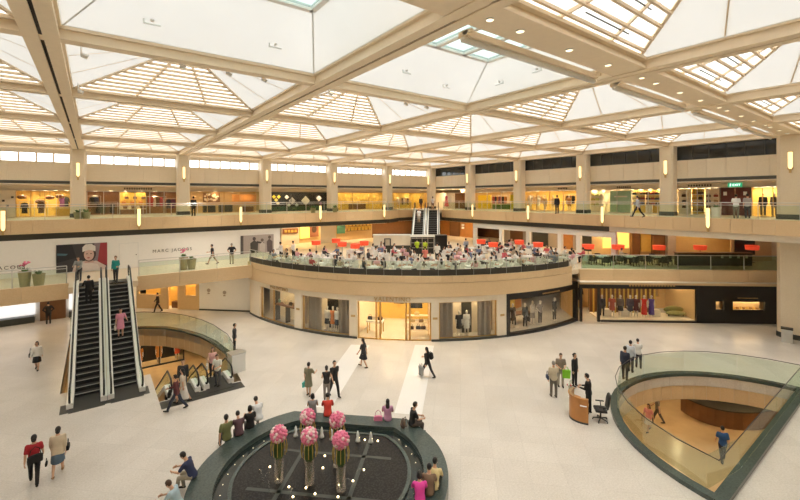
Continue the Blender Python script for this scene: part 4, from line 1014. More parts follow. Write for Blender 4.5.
b = MB(); b.prism(trunc(2.92,2.36), .0, .33); frel(b).build('pool_surface', m, ft)
b = MB(); dg = Vector((.70,.714)).normalized(); tg = Vector((-dg[1],dg[0]))
for v1, v2 in (((-2.2,-1.1),(2.2,-1.1)),((-2.2,1.0),(2.0,1.0)),((-1.2,-2.1),(-1.2,2.0)),((1.1,-2.2),(1.1,1.9))):
    a = Vector(FC)+tg*v1[0]+dg*v1[1]; c = Vector(FC)+tg*v2[0]+dg*v2[1]; b.bar((a[0],a[1],.332), (c[0],c[1],.332), .14, .008)
frel(b).build('stone_inlay', mat('inlay_stone', (.055,.065,.058), .3), ft)
b = MB()
for i in range(26):
    a = 2*pi*i/26; b.ell((FC[0]+3.0*math.cos(a), FC[1]+3.0*math.sin(a), .17), (.025,.025,.012), 6, 4)
# keep only dots that lie over the round part of the channel
b2 = MB()
for i in range(40):
    a = 2*pi*i/40; v = Vector((math.cos(a),math.sin(a)))*3.24
    if abs(v.dot(dg)) < 2.4: b2.ell((FC[0]+v[0], FC[1]+v[1], .285), (.016,.016,.010), 6, 4)
frel(b2).build('channel_light', M['downlight'], ft)
# pool lights and water jets, one thing each
lamp_px = [(295,433),(308,437),(321,434),(331,437),(345,440),(358,438),(364,440),(371,439),(377,441),(269,467),(277,479),(288,487),(305,488),(314,494),(322,468),(324,456),(338,485),(352,481),(363,470),(292,497),(337,497)]
pl = MB(); pl.lathe([(0,0),(.03,0),(.035,.02),(.02,.035),(0,.04)], n=8); plm = pl.mesh('pool_light', M['candle'])
for i, (x, y) in enumerate(lamp_px):
    q = at(x, y, .34)
    if (Vector(q)-Vector(FC)).length < 2.6: tag(link('pool_light', plm, None, (*q,.336)), 'small glowing lamp on the black fountain pool', 'lamp', 'lamps on the fountain pool')
wm = mat('water_spray', (.85,.87,.86), .3)
jm = MB()
jm.lathe([(.10,0),(.085,.06),(.05,.17),(.06,.24),(.03,.36),(0,.42)], n=9); jme = jm.mesh('water_jet', wm, True)
for x, y in ((295,436),(321,437),(331,439),(357,441),(370,442)):
    q = at(x, y, .34); tag(link('water_jet', jme, None, (*q,.336)), 'white foaming water jet in the row on the fountain pool', 'water jet', 'foaming jets in a row')
am = MB(); am.tube([(0,0,0),(.05,0,.16),(.16,0,.24),(.28,0,.2),(.36,0,.02)], [.012,.012,.011,.010,.008], 5); ame = am.mesh('water_arc', glass('water', (.93,.95,.95), .25, .1), True)
for i, (x, y) in enumerate(((262,483),(268,492),(352,487),(364,474),(294,492),(258,474))):
    q = at(x, y, .34)
    if (Vector(q)-Vector(FC)).length < 2.4: tag(link('water_arc', ame, None, (*q,.336), R(20+i*50)), 'thin clear arc of water over the black fountain pool', 'water jet', 'thin arcs of water on the pool')
# flower balls on tall glass vases
VB = []
for k, (bx, by, yb_, lab) in enumerate(((307,417,462,'by the bench, farther from the person in lilac'),(336.5,420,466,'by the bench, nearer the person in lilac'),(278,434,481,'nearest the group on the fountain edge'),(308.5,436,484,'in the middle of the five'),(340,440,490,'nearest the curved end of the pool'))):
    # base on the pool, ball centre above it
    q = at(bx, yb_, .34); d = math.hypot(*q)*1.0; dd = q[0]*FW[0]+q[1]*FW[1]; zc = EYE-(by-horizon(bx))*dd/FOC
    zc = max(1.35, min(2.1, zc)); v = thing('flower_vase', 'glass vase with pink flower ball, '+lab, 'flower vase', (*q,.34), 0, 'flower balls on the fountain')
    zc -= .34; rb = .275
    b = MB(); b.lathe([(.15,0),(.15,.03),(.145,zc-rb-.5),(.135,zc-rb-.5),(.14,.03),(0,.03)], n=14); b.build('glass_vase', sheer('vase_glass%d' % k, (.88,.80,.72), .5, .5, .78), v, smooth=True)
    b = MB()
    for i in range(9): a = 2*pi*i/9; b.tube([(.03*math.cos(a),.03*math.sin(a),.08),(.10*math.cos(a+.4),.10*math.sin(a+.4),zc-rb-.35),(.13*math.cos(a),.13*math.sin(a),zc-rb*.6)], .016, 5)
    b.build('stem', cm((.04,.08,.02)), v)
    b = MB(); b.lathe([(.15,zc-rb-.45),(.16,zc-rb-.1),(.12,zc-rb+.1)], n=12); b.build('leaf_collar', cm((.05,.10,.025)), v)
    b = MB()
    for i in range(12): a = 2*pi*i/12; b.tube([(.22*math.cos(a),.22*math.sin(a),zc-.13),(.27*math.cos(a),.27*math.sin(a),zc-.36),(.25*math.cos(a),.25*math.sin(a),zc-.62)], .012, 4)
    b.build('hanging_tendril', mat('ochre_tendril%d' % k, (.55,.38,.08), .6), v)
    b = MB(); rnd = random.Random(k)
    for i in range(72):
        ph = math.acos(1-2*(i+.5)/72); th_ = i*2.39996; n_ = Vector((math.sin(ph)*math.cos(th_), math.sin(ph)*math.sin(th_), math.cos(ph)))
        b.ell(n_*(rb*.86)+Vector((0,0,zc)), (.058,.058,.058), 7, 5, m=rnd.choice((0,0,1)))
    b.ell((0,0,zc), (rb*.85,rb*.85,rb*.85), 14, 10)
    b.build('flower_ball', [M['pink'],M['pale_pink']], v, smooth=True)

# ------------------------------------------------------------------ information desk, office chair, bins, planters
dk = thing('information_desk', 'curved orange wood information desk with glass screen', 'desk', (17.0,9.8,0), R(240)); 
# local x runs along the desk, -y is the public side
def deskarc(r0, r1, z0, z1, a0=-62, a1=62, n=16):
    b = MB(); rs = []
    for i in range(n+1):
        t = R(a0+(a1-a0)*i/n); k = .66
        rs.append([(k*math.sin(t)*r, .55-math.cos(t)*r*.85, z) for r, z in ((r0,z0),(r1,z0),(r1,z1),(r0,z1))])
    return b.rings(rs)
deskarc(.96,1.02,.0,1.05).build('front_panel', M['wood'], dk)
deskarc(.55,.98,.74,.78).build('worktop', M['wood'], dk)
deskarc(.90,1.08,1.05,1.09).build('counter_top', M['wood'], dk)
deskarc(1.03,1.045,1.09,1.45,-60,20).build('glass_screen', M['rail_glass'], dk)
deskarc(.95,1.03,.0,.08).build('plinth', M['dark_plinth'], dk)
def on_desk(x, y, z):
    m = Matrix.Translation((17.0,9.8,0)) @ Matrix.Rotation(R(240),4,'Z'); return m @ Vector((x,y,z))
for i, (x, y, c, lab) in enumerate(((-.25,-.12,(.85,.84,.80),'white open leaflet lying on the desk worktop'),(.15,-.12,(.80,.78,.55),'pale yellow paper sheet lying on the desk worktop'),(.48,-.02,(.82,.82,.82),'white paper stack at the end of the desk worktop'))):
    b = MB(); b.lohi((-.13,-.09,0),(.13,.09,.02)); q = on_desk(x,y,.782); tag(b.build('paper_sheet', cm(c), None, q, R(70+i*25)), lab, 'paper')
fv = thing('flower_vase', 'small vase of red and white flowers on the information desk', 'flower vase', on_desk(-.62,-.02,.782))
b = MB(); b.lathe([(.05,0),(.07,.08),(.045,.2),(.055,.24)], n=10); b.build('vase', M['clear_glass'], fv)
b = MB(); [b.tube([(0,0,.04),(.05*math.cos(i),.05*math.sin(i),.36)], .006, 4) for i in range(6)]; b.build('stem', M['leaf'], fv)
b = MB(); [b.ell((.07*math.cos(i*1.05),.07*math.sin(i*1.05),.40+.03*(i % 2)), (.055,.055,.045), 7, 5, m=i % 2) for i in range(6)]; b.build('bloom', [cm((.55,.03,.04)),cm((.85,.82,.76))], fv)
oc = thing('office_chair', 'black high backed swivel office chair beside the information desk', 'chair', (17.62,9.1,0), R(40))
b = MB(); b.prism([(-.24,-.22),(.24,-.22),(.26,.0),(.24,.24),(-.24,.24),(-.26,0)], .44, .53); b.build('seat', M['rubber'], oc)
b = MB(); b.rings([[(-w,y-.03,z),(w,y-.03,z),(w,y+.03,z),(-w,y+.03,z)] for w, y, z in ((.20,-.24,.58),(.24,-.28,.75),(.24,-.30,.95),(.20,-.34,1.12),(.12,-.36,1.20))]); b.build('backrest', M['rubber'], oc)
b = MB(); b.tube([(0,0,.12),(0,0,.44)], .035, 8); b.build('gas_lift', M['dark_metal'], oc)
b = MB(); b.tube([(0,-.2,.46),(0,-.30,.5),(0,-.29,.7)], .03, 6); b.build('back_bracket', M['dark_metal'], oc)
for s in (-1,1): b = MB(); b.tube([(s*.24,-.1,.48),(s*.32,-.08,.52),(s*.32,-.05,.70)], .02, 6); b.lohi((s*.32-.035,-.2,.70),(s*.32+.035,.14,.73)); b.build('armrest', M['rubber'], oc)
for i in range(5):
    a = R(72*i+10); b = MB(); b.bar((0,0,.12), (.31*math.cos(a),.31*math.sin(a),.08), .045, .035); lg = b.build('leg', M['dark_metal'], oc)
    b = MB(); b.ell((.31*math.cos(a),.31*math.sin(a),.032), (.03,.03,.032), 8, 6); b.build('caster', M['rubber'], lg)
bn = thing('litter_bin', 'grey metal litter bin at the foot of the stone pillar', 'bin', (*at(786.5,342,0),0), facing(787,0)-pi/2)
b = MB(); b.prism([(-.28,-.2),(.28,-.2),(.28,.2),(-.28,.2)], 0, .84); b.build('body', M['steel'], bn)
b = MB(); b.prism([(-.30,-.22),(.30,-.22),(.30,.22),(-.30,.22)], .86, .95); b.build('lid', M['dark_metal'], bn)
pd = thing('pedestal', 'square grey stone pedestal at the end of the curved railing', 'pedestal', (*at(236,371,0),0), R(8))
b = MB(); b.prism([(-.38,-.3),(.38,-.3),(.38,.3),(-.38,.3)], 0, 1.02); b.build('body', M['pale_steel'], pd); b = MB(); b.lohi((-.42,-.34,1.02),(.42,.34,1.08)); b.build('top_slab', M['steel'], pd)
def planter(label, loc, h=.62, r=.24, pots='white', pinky=False, grass=False, sc_=1.0, seed=1):
    o = thing('planter', label, 'plant', loc); rnd = random.Random(seed); o.scale = (sc_,)*3
    b = MB(); b.lathe([(r*.72,0),(r,h),(r*.9,h),(r*.85,h-.06),(0,h-.06)], n=12); b.build('pot', M[pots], o)
    b = MB()
    for i in range(26):
        a = rnd.uniform(0,2*pi); ln = rnd.uniform(.35,.7) if grass else rnd.uniform(.2,.42); sp_ = rnd.uniform(.05,.32)
        p0 = Vector((.08*math.cos(a),.08*math.sin(a),h-.06)); p1 = p0+Vector((sp_*.5*math.cos(a),sp_*.5*math.sin(a),ln*.7)); p2 = p0+Vector((sp_*math.cos(a),sp_*math.sin(a),ln*(.95 if grass else .75)))
        s = Vector((-math.sin(a),math.cos(a),0))*(.02 if grass else .045); b.add([p0-s*.5,p0+s*.5,p1+s,p1-s,p2], [(0,1,2,3),(3,2,4)])
    b.build('foliage', M['leaf'] if not grass else cm((.40,.28,.08)), o)
    if pinky:
        b = MB()
        for i in range(14): a = rnd.uniform(0,2*pi); q = rnd.uniform(0,.22); b.ell((q*math.cos(a),q*math.sin(a),h+rnd.uniform(.35,.62)), (.07,.07,.05), 6, 4)
        b.build('bloom', M['pink'], o)
    return o
for px, py, lab, pk, hh in ((24.5,287,'tall olive pot with pink flowers on the bridge at the hall end',True,1.0),(38.5,286,'tall olive pot with green leaves beside the pink flowers at the hall end',False,.8),(183.5,269.5,'tall olive pot with pink flowers on the bridge before the hoarding letters',True,1.0),(191.5,269,'tall olive pot with green leaves on the bridge before the hoarding letters',False,.8)):
    x, y = at(px,py,ZM); y = max(y, 34.75); planter(lab, (x,y,ZM), hh, .34, 'pot', pk, seed=int(px))
for px, pk, lab in ((78,0,'broad leafy plant at the foot of the column near the hall end'),(86,0,'broad leafy plant beside the column near the hall end'),(313,0,'leafy plant behind the railing before the diamond window'),(335,0,'leafy plant at the foot of the column beside the golden shop')):
    d = ray(px); t = (YE+.55)/d[1]; planter(lab, (t*d[0],YE+.55,ZU), .55, .3, 'pot', seed=px)

# ------------------------------------------------------------------ sconces and lights on beams
def sconce(label, loc, rz, h, r, group):
    o = thing('wall_sconce', label, 'wall lamp', loc, rz, group)
    b = MB(); b.lathe([(r*.55,0),(r,h*.12),(r,h),(0,h)], n=10, arc=(-pi,0)); b.build('glowing_shade', M['lamp_glow'], o)
    b = MB(); b.lohi((-r*1.1,-.02,-.05),(r*1.1,.0,h+.05)); b.lohi((-r*.5,-r*.6,-.28),(r*.5,0,-.02)); b.build('bracket', M['brass'], o)
for i, x in enumerate(XL[1:-1]): sconce('tall glowing half round lamp on a far gallery column', (x,YC-.56,11.6), 0, 1.15, .12, 'column lamps of the far gallery')
for i, y in enumerate(YL[2:]): sconce('tall glowing half round lamp on a side gallery column', (XC-(.77 if i == 0 else .545),y,11.6), -pi/2, 1.15, .13, 'column lamps of the side gallery')
for x0, x1 in zip(XL[1:-2], XL[2:-1]): 
    sconce('glowing bar lamp on the far gallery parapet', ((x0+x1)/2,YE-.13,7.5), 0, 1.4, .12, 'parapet lamps of the far gallery')
for y0, y1 in zip(YL[2:-2], YL[3:-1]): sconce('glowing bar lamp on the side gallery parapet', (XE-.13,(y0+y1)/2,7.5), -pi/2, 1.4, .12, 'parapet lamps of the side gallery')
for k, (x0, x1) in enumerate(zip(XL[2:], XL[3:])):
    if x0 < 6: continue
    o = thing('linear_light', 'long white strip lamp running under the wide roof beam', 'strip lamp', ((x0+x1)/2,7.52,13.80), 0, 'strip lamps under the wide beam'); hx = (x1-x0)/2-.75
    b = MB(); b.tube([(-hx,0,0),(hx,0,0)], .09, 8); b.build('lamp_tube', M['white'], o, smooth=True)
    b = MB(); b.lohi((-hx,-.16,.06),(hx,.16,.22)); b.lohi((-hx,-.28,.12),(-hx+.1,.0,.2)); b.lohi((hx-.1,-.28,.12),(hx,.0,.2)); b.build('housing', M['beam'], o)
    for t in (.22,.5,.78): ceiling_light((x0+(x1-x0)*t,6.5,ZR+.03), .10, 'downlight', 'small round downlight in the wide roof beam', 'downlights of the wide beam')
spot = MB(); spot.tube([(0,0,0),(0,0,-.32)], .02, 5); spot.tube([(0,0,-.30),(.16,0,-.36)], .07, 8, m=0); spm = spot.mesh('spotlight', M['pale_steel'])
spots_ = [(14,52,.2),(83,50,.2),(115,50,.2),(147,56,.2),(155,60,.2)]
for x, y in ((-.3,15.3),(2.2,14.65),(3.6,14.65),(4.8,14.65),(-.5,20.5),(11.2,14.65),(12.4,14.65),(7.6,15.0)):
    tag(link('spotlight', spm, None, (x,y,ZR+.36)), 'small silver spotlight hanging beside a roof beam', 'spotlight', 'spotlights along the roof beams')
bk = MB(); bk.lohi((-.02,-.02,0),(.02,.02,.5)); bk.lohi((-.02,-.02,-.02),(.4,.02,.02)); bk.ell((.2,0,.12),(.06,.06,.06),8,6); bkm = bk.mesh('roof_bracket', M['pale_steel'])
# brackets on the white roof panels
for i, j, e, uu, vv in ((2,2,2,.25,.35),(3,2,2,.3,.3),(3,2,2,.7,.42),(2,2,2,.8,.3),(3,2,1,.35,.4),(3,2,1,.7,.35)):
    x0, x1, y0, y1 = XL[i]+.45, XL[i+1]-.45, YL[j]+.3, YL[j+1]-.3; k = 1.35; cx, cy = (XL[i]+XL[i+1])/2+.3, (YL[j]+YL[j+1])/2
    B = [(x0,y0,ZP),(x1,y0,ZP),(x1,y1,ZP),(x0,y1,ZP)]; T = [(cx-2.2,cy-k,ZT),(cx+2.2,cy-k,ZT),(cx+2.2,cy+k,ZT),(cx-2.2,cy+k,ZT)]
    p = Vector(B[e]).lerp(Vector(B[(e+1) % 4]),uu).lerp(Vector(T[e]).lerp(Vector(T[(e+1) % 4]),uu),vv)
    tag(link('roof_bracket', bkm, None, p-Vector((0,0,.1)), 0 if e == 2 else pi/2), 'small L-shaped bracket on a white roof panel', 'bracket', 'brackets on the white roof panels')

# ------------------------------------------------------------------ hoarding pictures and lettering
def wx(px, yy): d = ray(px); return d[0]/d[1]*yy
def poster(label, px0, px1, z0, z1, bgc, shapes):
    yy = 39.68; x0, x1 = wx(px0,yy), wx(px1,yy); w, h = x1-x0, z1-z0
    o = thing('poster', label, 'poster', ((x0+x1)/2,yy,z0))
    b = MB(); b.lohi((-w/2,0,0),(w/2,.05,h)); b.build('sheet', cm(bgc), o)
    for k, (nm, c, kind, g) in enumerate(shapes):
        b = MB(); yk = -.004*(k+1)
        if kind == 'e': cx, cz, rx, rz_ = g; pts = [((cx-.5)*w+rx*w*math.cos(2*pi*i/24), cz*h+rz_*h*math.sin(2*pi*i/24)) for i in range(24)]
        else: pts = [((x-.5)*w, z*h) for x, z in g]
        n = len(pts); b.add([(x,yk,z) for x, z in pts]+[(x,0,z) for x, z in pts], [tuple(range(n))]+[(i,(i+1) % n,n+(i+1) % n,n+i) for i in range(n)]); b.build(nm, cm(c), o)
    return o
poster('large fashion poster of a person in a pale knitted hat', 56,107,4.2,6.28,(.06,.055,.06),[
 ('dark_corner',(.03,.03,.035),'p',[(0,.35),(.38,.5),(.30,1),(0,1)]),('blue_glint',(.10,.20,.24),'p',[(.02,.62),(.18,.60),(.22,.66),(.02,.70)]),
 ('red_panel',(.35,.05,.06),'p',[(.78,.25),(1,.15),(1,1),(.82,1)]),('grey_panel',(.25,.20,.22),'p',[(.70,.4),(.80,.3),(.86,1),(.74,1)]),
 ('shoulder',(.62,.50,.46),'p',[(.30,0),(.34,.22),(.52,.36),(.78,.34),(.98,.12),(.98,0)]),('scarf',(.70,.62,.58),'p',[(.38,0),(.44,.26),(.62,.30),(.80,.22),(.86,0)]),('neck',(.55,.36,.30),'p',[(.54,.28),(.56,.46),(.70,.46),(.73,.28)]),
 ('hair',(.07,.045,.04),'e',(.635,.60,.135,.27)),('face',(.66,.45,.38),'e',(.63,.585,.10,.22)),('hat',(.74,.70,.65),'p',[(.50,.70),(.50,.86),(.56,.97),(.68,.98),(.76,.88),(.76,.70),(.63,.76)]),('mouth',(.40,.08,.09),'e',(.62,.47,.03,.02)),('eye_line',(.05,.035,.035),'e',(.59,.62,.02,.014)),('eye_line',(.05,.035,.035),'e',(.67,.62,.02,.014))])
poster('smaller grey poster of several people near the dining terrace', 240.5,273.5,4.5,6.2,(.42,.37,.35),[
 ('dark_border',(.10,.09,.09),'p',[(0,0),(.08,0),(.08,1),(0,1)]),('coat',(.08,.075,.07),'p',[(.30,0),(.28,.55),(.40,.72),(.52,.55),(.50,0)]),('head',(.10,.08,.08),'e',(.40,.80,.05,.10)),('arm',(.07,.06,.06),'p',[(.46,.55),(.70,.48),(.70,.56),(.48,.66)]),
 ('pale_coat',(.55,.50,.47),'p',[(.56,0),(.56,.45),(.64,.60),(.74,.45),(.72,0)]),('head',(.16,.12,.11),'e',(.64,.70,.045,.09)),('dark_coat',(.14,.11,.11),'p',[(.80,0),(.78,.6),(.86,.75),(.96,.6),(.96,0)]),('head',(.14,.11,.10),'e',(.87,.84,.045,.09))])
o = lettering('hoarding_letters', 'MARC JACOBS', .36, (wx(172.5,39.73),39.735,5.2), (pi/2,0,0), cm((.12,.11,.10)), depth=.01, space=1.35); tag(o, 'dark letters MARC JACOBS on the white hoarding near the round terrace', 'sign')
o = lettering('hoarding_letters', 'MARC JACOBS', .36, (wx(-4,39.73),39.735,4.75), (pi/2,0,0), cm((.12,.11,.10)), depth=.01, space=1.35); tag(o, 'dark letters MARC JACOBS on the white hoarding at the hall end', 'sign')

# ------------------------------------------------------------------ added downlights at the beam crossings; their spots brighten the floor
for x in XL[3:7]:
    for y in YL[2:7]:
        o = ceiling_light((x+.62,y+.35 if y > 7 else y,ZR+.03), .09, 'downlight', 'small round downlight added at a crossing of the roof beams', 'added downlights of the beam crossings')
        sp_ = bpy.data.lights.new('added_floor_spot', 'SPOT'); sp_.energy = 1150; sp_.color = (1,.93,.83); sp_.spot_size = R(125); sp_.spot_blend = .9; sp_.shadow_soft_size = .35
        q = bpy.data.objects.new('added_floor_light', sp_); COL.objects.link(q); q.parent = o; q.location = (0,0,-.06)
# ------------------------------------------------------------------ gallery shops: local frame u along the front, v into the shop, z above the gallery floor
def LW_(side, u, v, z, base=ZU): return (u, YC+v, base+z) if side == 'A' else (XC+v, -u, base+z)
def LR(side): return 0 if side == 'A' else -pi/2
def pu(side, px, v):
    d = ray(px)
    return d[0]/d[1]*(YC+v) if side == 'A' else -d[1]/d[0]*(XC+v)
def lbox(b, side, u0, u1, v0, v1, z0, z1, m=0, base=ZU):
    return b.lohi(LW_(side,u0,v0,z0,base), LW_(side,u1,v1,z1,base), m)
FV, BV, HS = 3.4, 6.2, 2.32
for side, u0, u1 in (('A',-17.2,39.5),('B',-42,4.5)):
    b = MB(); lbox(b, side, u0, u1, FV, FV+.2, HS, 2.75); struct(b.build('wall_bulkhead', M['soffit']))
    b = MB(); lbox(b, side, u0, u1, BV, BV+.1, 0, HS+.1); struct(b.build('wall_shop_rear', M['warm_wall']))
    b = MB(); lbox(b, side, u0, u1, FV, BV, HS+.05, HS+.1); struct(b.build('ceiling_shop', M['soffit']))
def wall_piece(side, px0, px1, v, m, z0=0, z1=HS, th=.12, base=ZU):
    b = MB(); lbox(b, side, pu(side,px0,v), pu(side,px1,v), v, v+th, z0, z1, 0, base); return struct(b.build('wall_panel', m))
def panel(side, px0, px1, v, z0, z1, m, label, th=.06, name='display_board', cat='panel', base=ZU, group=None):
    b = MB(); uu0, uu1 = pu(side,px0,v), pu(side,px1,v); w = uu1-uu0
    b.lohi((0,0,0),(w,th,z1-z0)); return tag(b.build(name, m, None, LW_(side,uu0,v,z0,base), LR(side)), label, cat, group)
def lamps(side, px0, px1, v=4.6, n=3, base=ZU, z=HS+.05, r=.2):
    for i in range(n):
        u = pu(side,px0+(px1-px0)*(i+.5)/n,v); ceiling_light(LW_(side,u,v,z,base), r)
def front(side, px0, px1, label, fm='steel', n=3, v=FV+.05, z1=HS, base=ZU, gm='clear_glass'):
    """glazed shop window with its frame"""
    uu0, uu1 = pu(side,px0,v), pu(side,px1,v); w = uu1-uu0; o = thing('shop_window', label, 'shop window', LW_(side,uu0,v,0,base), LR(side))
    b = MB(); b.lohi((0,0,0),(w,.06,.06)); b.lohi((0,0,z1-.07),(w,.06,z1-.01))
    for i in range(n+1): b.lohi((w*i/n-.03,0,.06),(w*i/n+.03,.06,z1-.07))
    b.build('window_frame', M[fm], o)
    for i in range(n): g = MB(); g.lohi((w*i/n+.04,.02,.07),(w*(i+1)/n-.04,.035,z1-.08)); g.build('glass_pane', M[gm], o)
    return o
# garments, bags, shelves
gb = MB(); gb.rings([[(-w,-d,z),(0,-d*1.5,z),(w,-d,z),(w,d,z),(0,d*1.5,z),(-w,d,z)] for w, d, z in ((.20,.05,-.95),(.17,.05,-.5),(.19,.06,-.2),(.21,.05,-.06),(.06,.035,0))]); gb.tube([(0,0,0),(0,0,.06),(.02,0,.08),(.03,0,.06)], .006, 4)
gb.capsule((-.2,0,-.12),.05,(-.25,0,-.5),.04,6); gb.capsule((.2,0,-.12),.05,(.25,0,-.5),.04,6)
GARM = gb.mesh('coat', cm((.5,.5,.5)))
gd = MB(); gd.rings([[(-w,-d,z),(0,-d*1.4,z),(w,-d,z),(w,d,z),(0,d*1.4,z),(-w,d,z)] for w, d, z in ((.30,.10,-1.25),(.16,.06,-.55),(.13,.05,-.4),(.17,.06,-.1),(.05,.03,0))]); gd.tube([(0,0,0),(0,0,.06),(.02,0,.08)], .006, 4); DRESS = gd.mesh('dress', cm((.5,.5,.5)))
hb = MB(); hb.prism([(-.17,-.07),(.17,-.07),(.17,.07),(-.17,.07)], 0, .2); hb.ell((0,0,.2),(.17,.07,.05),10,5); hb.tube([(-.1,0,.2),(-.08,0,.33),(0,0,.38),(.08,0,.33),(.1,0,.2)], .013, 5); HBAG = hb.mesh('handbag', cm((.5,.5,.5)))
def rail(side, px0, px1, v, z, cols, label, glab, group, kind='coat', base=ZU, step=.36, fl=True):
    uu0, uu1 = pu(side,px0,v), pu(side,px1,v); w = uu1-uu0
    o = thing('clothes_rail', label, 'clothes rail', LW_(side,uu0,v,0,base), LR(side)); b = MB(); b.tube([(0,0,z+.09),(w,0,z+.09)], .018, 5); b.build('hanging_bar', M['steel'], o)
    for x in (0.02,w-.02): b = MB(); b.lohi((x-.02,-.02,0),(x+.02,.02,z+.1)); b.lohi((x-.02,-.2,0),(x+.02,.2,.03)); b.build('upright', M['steel'], o)
    n = max(1,int((w-.3)/step))
    for i in range(n):
        c = cols[i % len(cols)]; q = link(kind, GARM if kind == 'coat' else DRESS, None, LW_(side,uu0+.3+(w-.6)*(i+.5)/n,v,z,base), LR(side)+R(random.uniform(-12,12)))
        tag(q, glab, 'garment', group); paint(q, cm(c))
def shelfbags(side, px0, px1, v, zs, cols, label, glab, group, n=3, base=ZU, bm='cream', lit=True):
    uu0, uu1 = pu(side,px0,v), pu(side,px1,v); w = uu1-uu0
    o = thing('shelf_unit', label, 'shelf', LW_(side,uu0,v,0,base), LR(side)); b = MB(); b.lohi((0,.30,0),(w,.34,HS-.05)); b.build('back_panel', M[bm], o)
    for z in zs: b = MB(); b.lohi((0,0,z-.04),(w,.30,z)); b.build('shelf_board', M['white'], o)
    k = 0
    for z in zs:
        for i in range(n):
            q = link('handbag', HBAG, None, LW_(side,uu0+w*(i+.5)/n,v+.15,z+.002,base), LR(side)); q.scale = (random.uniform(.8,1.25),1,random.uniform(.8,1.2)); tag(q, glab, 'bag', group); paint(q, cm(cols[k % len(cols)])); k += 1
def mannequin(side, px, v, top, bottom, label, base=ZU, face=180, pose='stand', hh=1.78, loc=None, az=None):
    if loc is None: u = pu(side,px,v); loc = LW_(side,u,v,.02,base); az = facing(px,face)
    o = person((*loc[:2],loc[2]), az, pose, top, bottom, None, label, hh, name='mannequin', shoes=None, skin=M['plaster_body']); return o
def counter(side, px0, px1, v, z, m, label, base=ZU, d=.5):
    uu0, uu1 = pu(side,px0,v), pu(side,px1,v); o = thing('counter', label, 'counter', LW_(side,uu0,v,0,base), LR(side)); w = uu1-uu0
    b = MB(); b.lohi((.04,.04,0),(w-.04,d-.04,z-.05)); b.build('body', M[m], o); b = MB(); b.lohi((0,0,z-.05),(w,d,z)); b.build('counter_top', M['cream'], o); return o
A, B_ = 'A', 'B'
K, NV, BR, RD_, CR, GY, PU = (.02,.02,.02),(.04,.05,.10),(.16,.08,.04),(.40,.05,.05),(.72,.62,.48),(.3,.3,.3),(.14,.04,.12)
# far gallery, from the hall end
wall_piece(A, -40, 15.5, FV+.02, M['cream']); 
for i, (x, z) in enumerate(((2,1.35),(11,1.65),(6,.95))): panel(A, x, x+2.6, FV-.03, z, z+.16, M['dark_band'], 'small dark plaque on the plain cream wall at the hall end', .03, group='plaques on the cream wall')
front(A, 16, 72, 'amber lit clothes shop window at the hall end', 'brass', 4)
wall_piece(A, 16, 73, BV-.1, M['yellow_wall']); lamps(A, 18, 72, n=5)
for i, (x, z) in enumerate(((22,1.75),(40,1.35),(50,1.7),(60,1.8))):
    u = pu(A,x,4.5); o = thing('pendant_lamp', 'rounded brown pendant lamp in the amber clothes shop', 'pendant lamp', LW_(A,u,4.5,z), 0, 'pendant lamps of the amber shop'); b = MB(); b.ell((0,0,0),(.34,.34,.2),12,7); b.build('lamp_shade', M['brown_wood'], o); b = MB(); b.tube([(0,0,.19),(0,0,HS+.05-z)], .012, 4); b.build('cord', M['dark_metal'], o)
rail(A, 19, 30, 4.2, 1.25, [K,BR,K], 'clothes rail of dark coats in the amber shop, first by the cream wall', 'dark coat on the first rail of the amber shop', 'coats on the first amber shop rail')
rail(A, 34, 48, 4.2, 1.25, [BR,K,GY], 'clothes rail of brown coats in the middle of the amber shop', 'brown or dark coat on the middle rail of the amber shop', 'coats on the middle amber shop rail')
rail(A, 56, 72, 5.4, 1.75, [PU,K,NV,PU], 'high clothes rail of dark purple clothes in the amber shop', 'dark purple coat on the high rail of the amber shop', 'coats on the high amber shop rail')
counter(A, 56, 72, 4.1, .75, 'yellow_wall', 'low yellow display counter in the amber shop')
front(A, 87, 178, 'wide clothes shop window with crowded rails behind the parapet lamp', 'steel', 6); wall_piece(A, 84, 181, BV-.1, M['brown_wood']); lamps(A, 88, 178, n=6)
rail(A, 87, 101, 4.6, 1.75, [K,NV,BR,K], 'high clothes rail of black clothes in the wide shop', 'black or navy coat on the high rail of the wide shop', 'coats on the wide shop high rail')
rail(A, 87, 118, 4.1, 1.15, [BR,K,(.10,.12,.08)], 'low clothes rail of dark clothes in the wide shop', 'dark coat on the low rail of the wide shop', 'coats on the wide shop low rail')
rail(A, 146, 166, 4.6, 1.7, [RD_,CR,BR,RD_], 'clothes rail of red and cream clothes in the wide shop', 'red or cream coat in the wide shop', 'red coats of the wide shop')
rail(A, 163, 178, 4.1, 1.5, [NV,PU,GY], 'clothes rail of purple and navy clothes in the wide shop beside the column', 'purple or navy coat in the wide shop beside the column', 'purple coats of the wide shop')
panel(A, 119, 146, 5.2, .9, 2.2, M['gold'], 'patterned orange display panel in the middle of the wide clothes shop')
for i in range(9): 
    u = pu(A, 121+i*2.8, 5.0); q = link('shoe_display', HBAG, None, LW_(A,u,4.95,.55+.5*(i % 3)), 0); paint(q, cm((CR,(.6,.25,.08),BR)[i % 3])); tag(q, 'small leather bag before the patterned orange panel', 'bag', 'bags before the orange panel')
counter(A, 120, 146, 4.75, .55, 'brown_wood', 'low brown counter before the patterned orange panel')
front(A, 190, 255, 'warm wood panelled shop window beside the green glass pier', 'brass', 4); wall_piece(A, 188, 257, BV-.1, M['warm_wall']); lamps(A, 192, 255, n=4)
pn = panel(A, 203, 220, 4.9, 1.15, 2.2, M['brown_wood'], 'brown picture panel with pale round shapes in the warm shop')
rnd = random.Random(5); pb = MB(); wd = pu(A,220,4.9)-pu(A,203,4.9)
for i in range(16): pb.ell((rnd.uniform(.2,wd-.2),-.02,rnd.uniform(.15,.9)), (rnd.uniform(.08,.2),.02,rnd.uniform(.08,.16)), 9, 5)
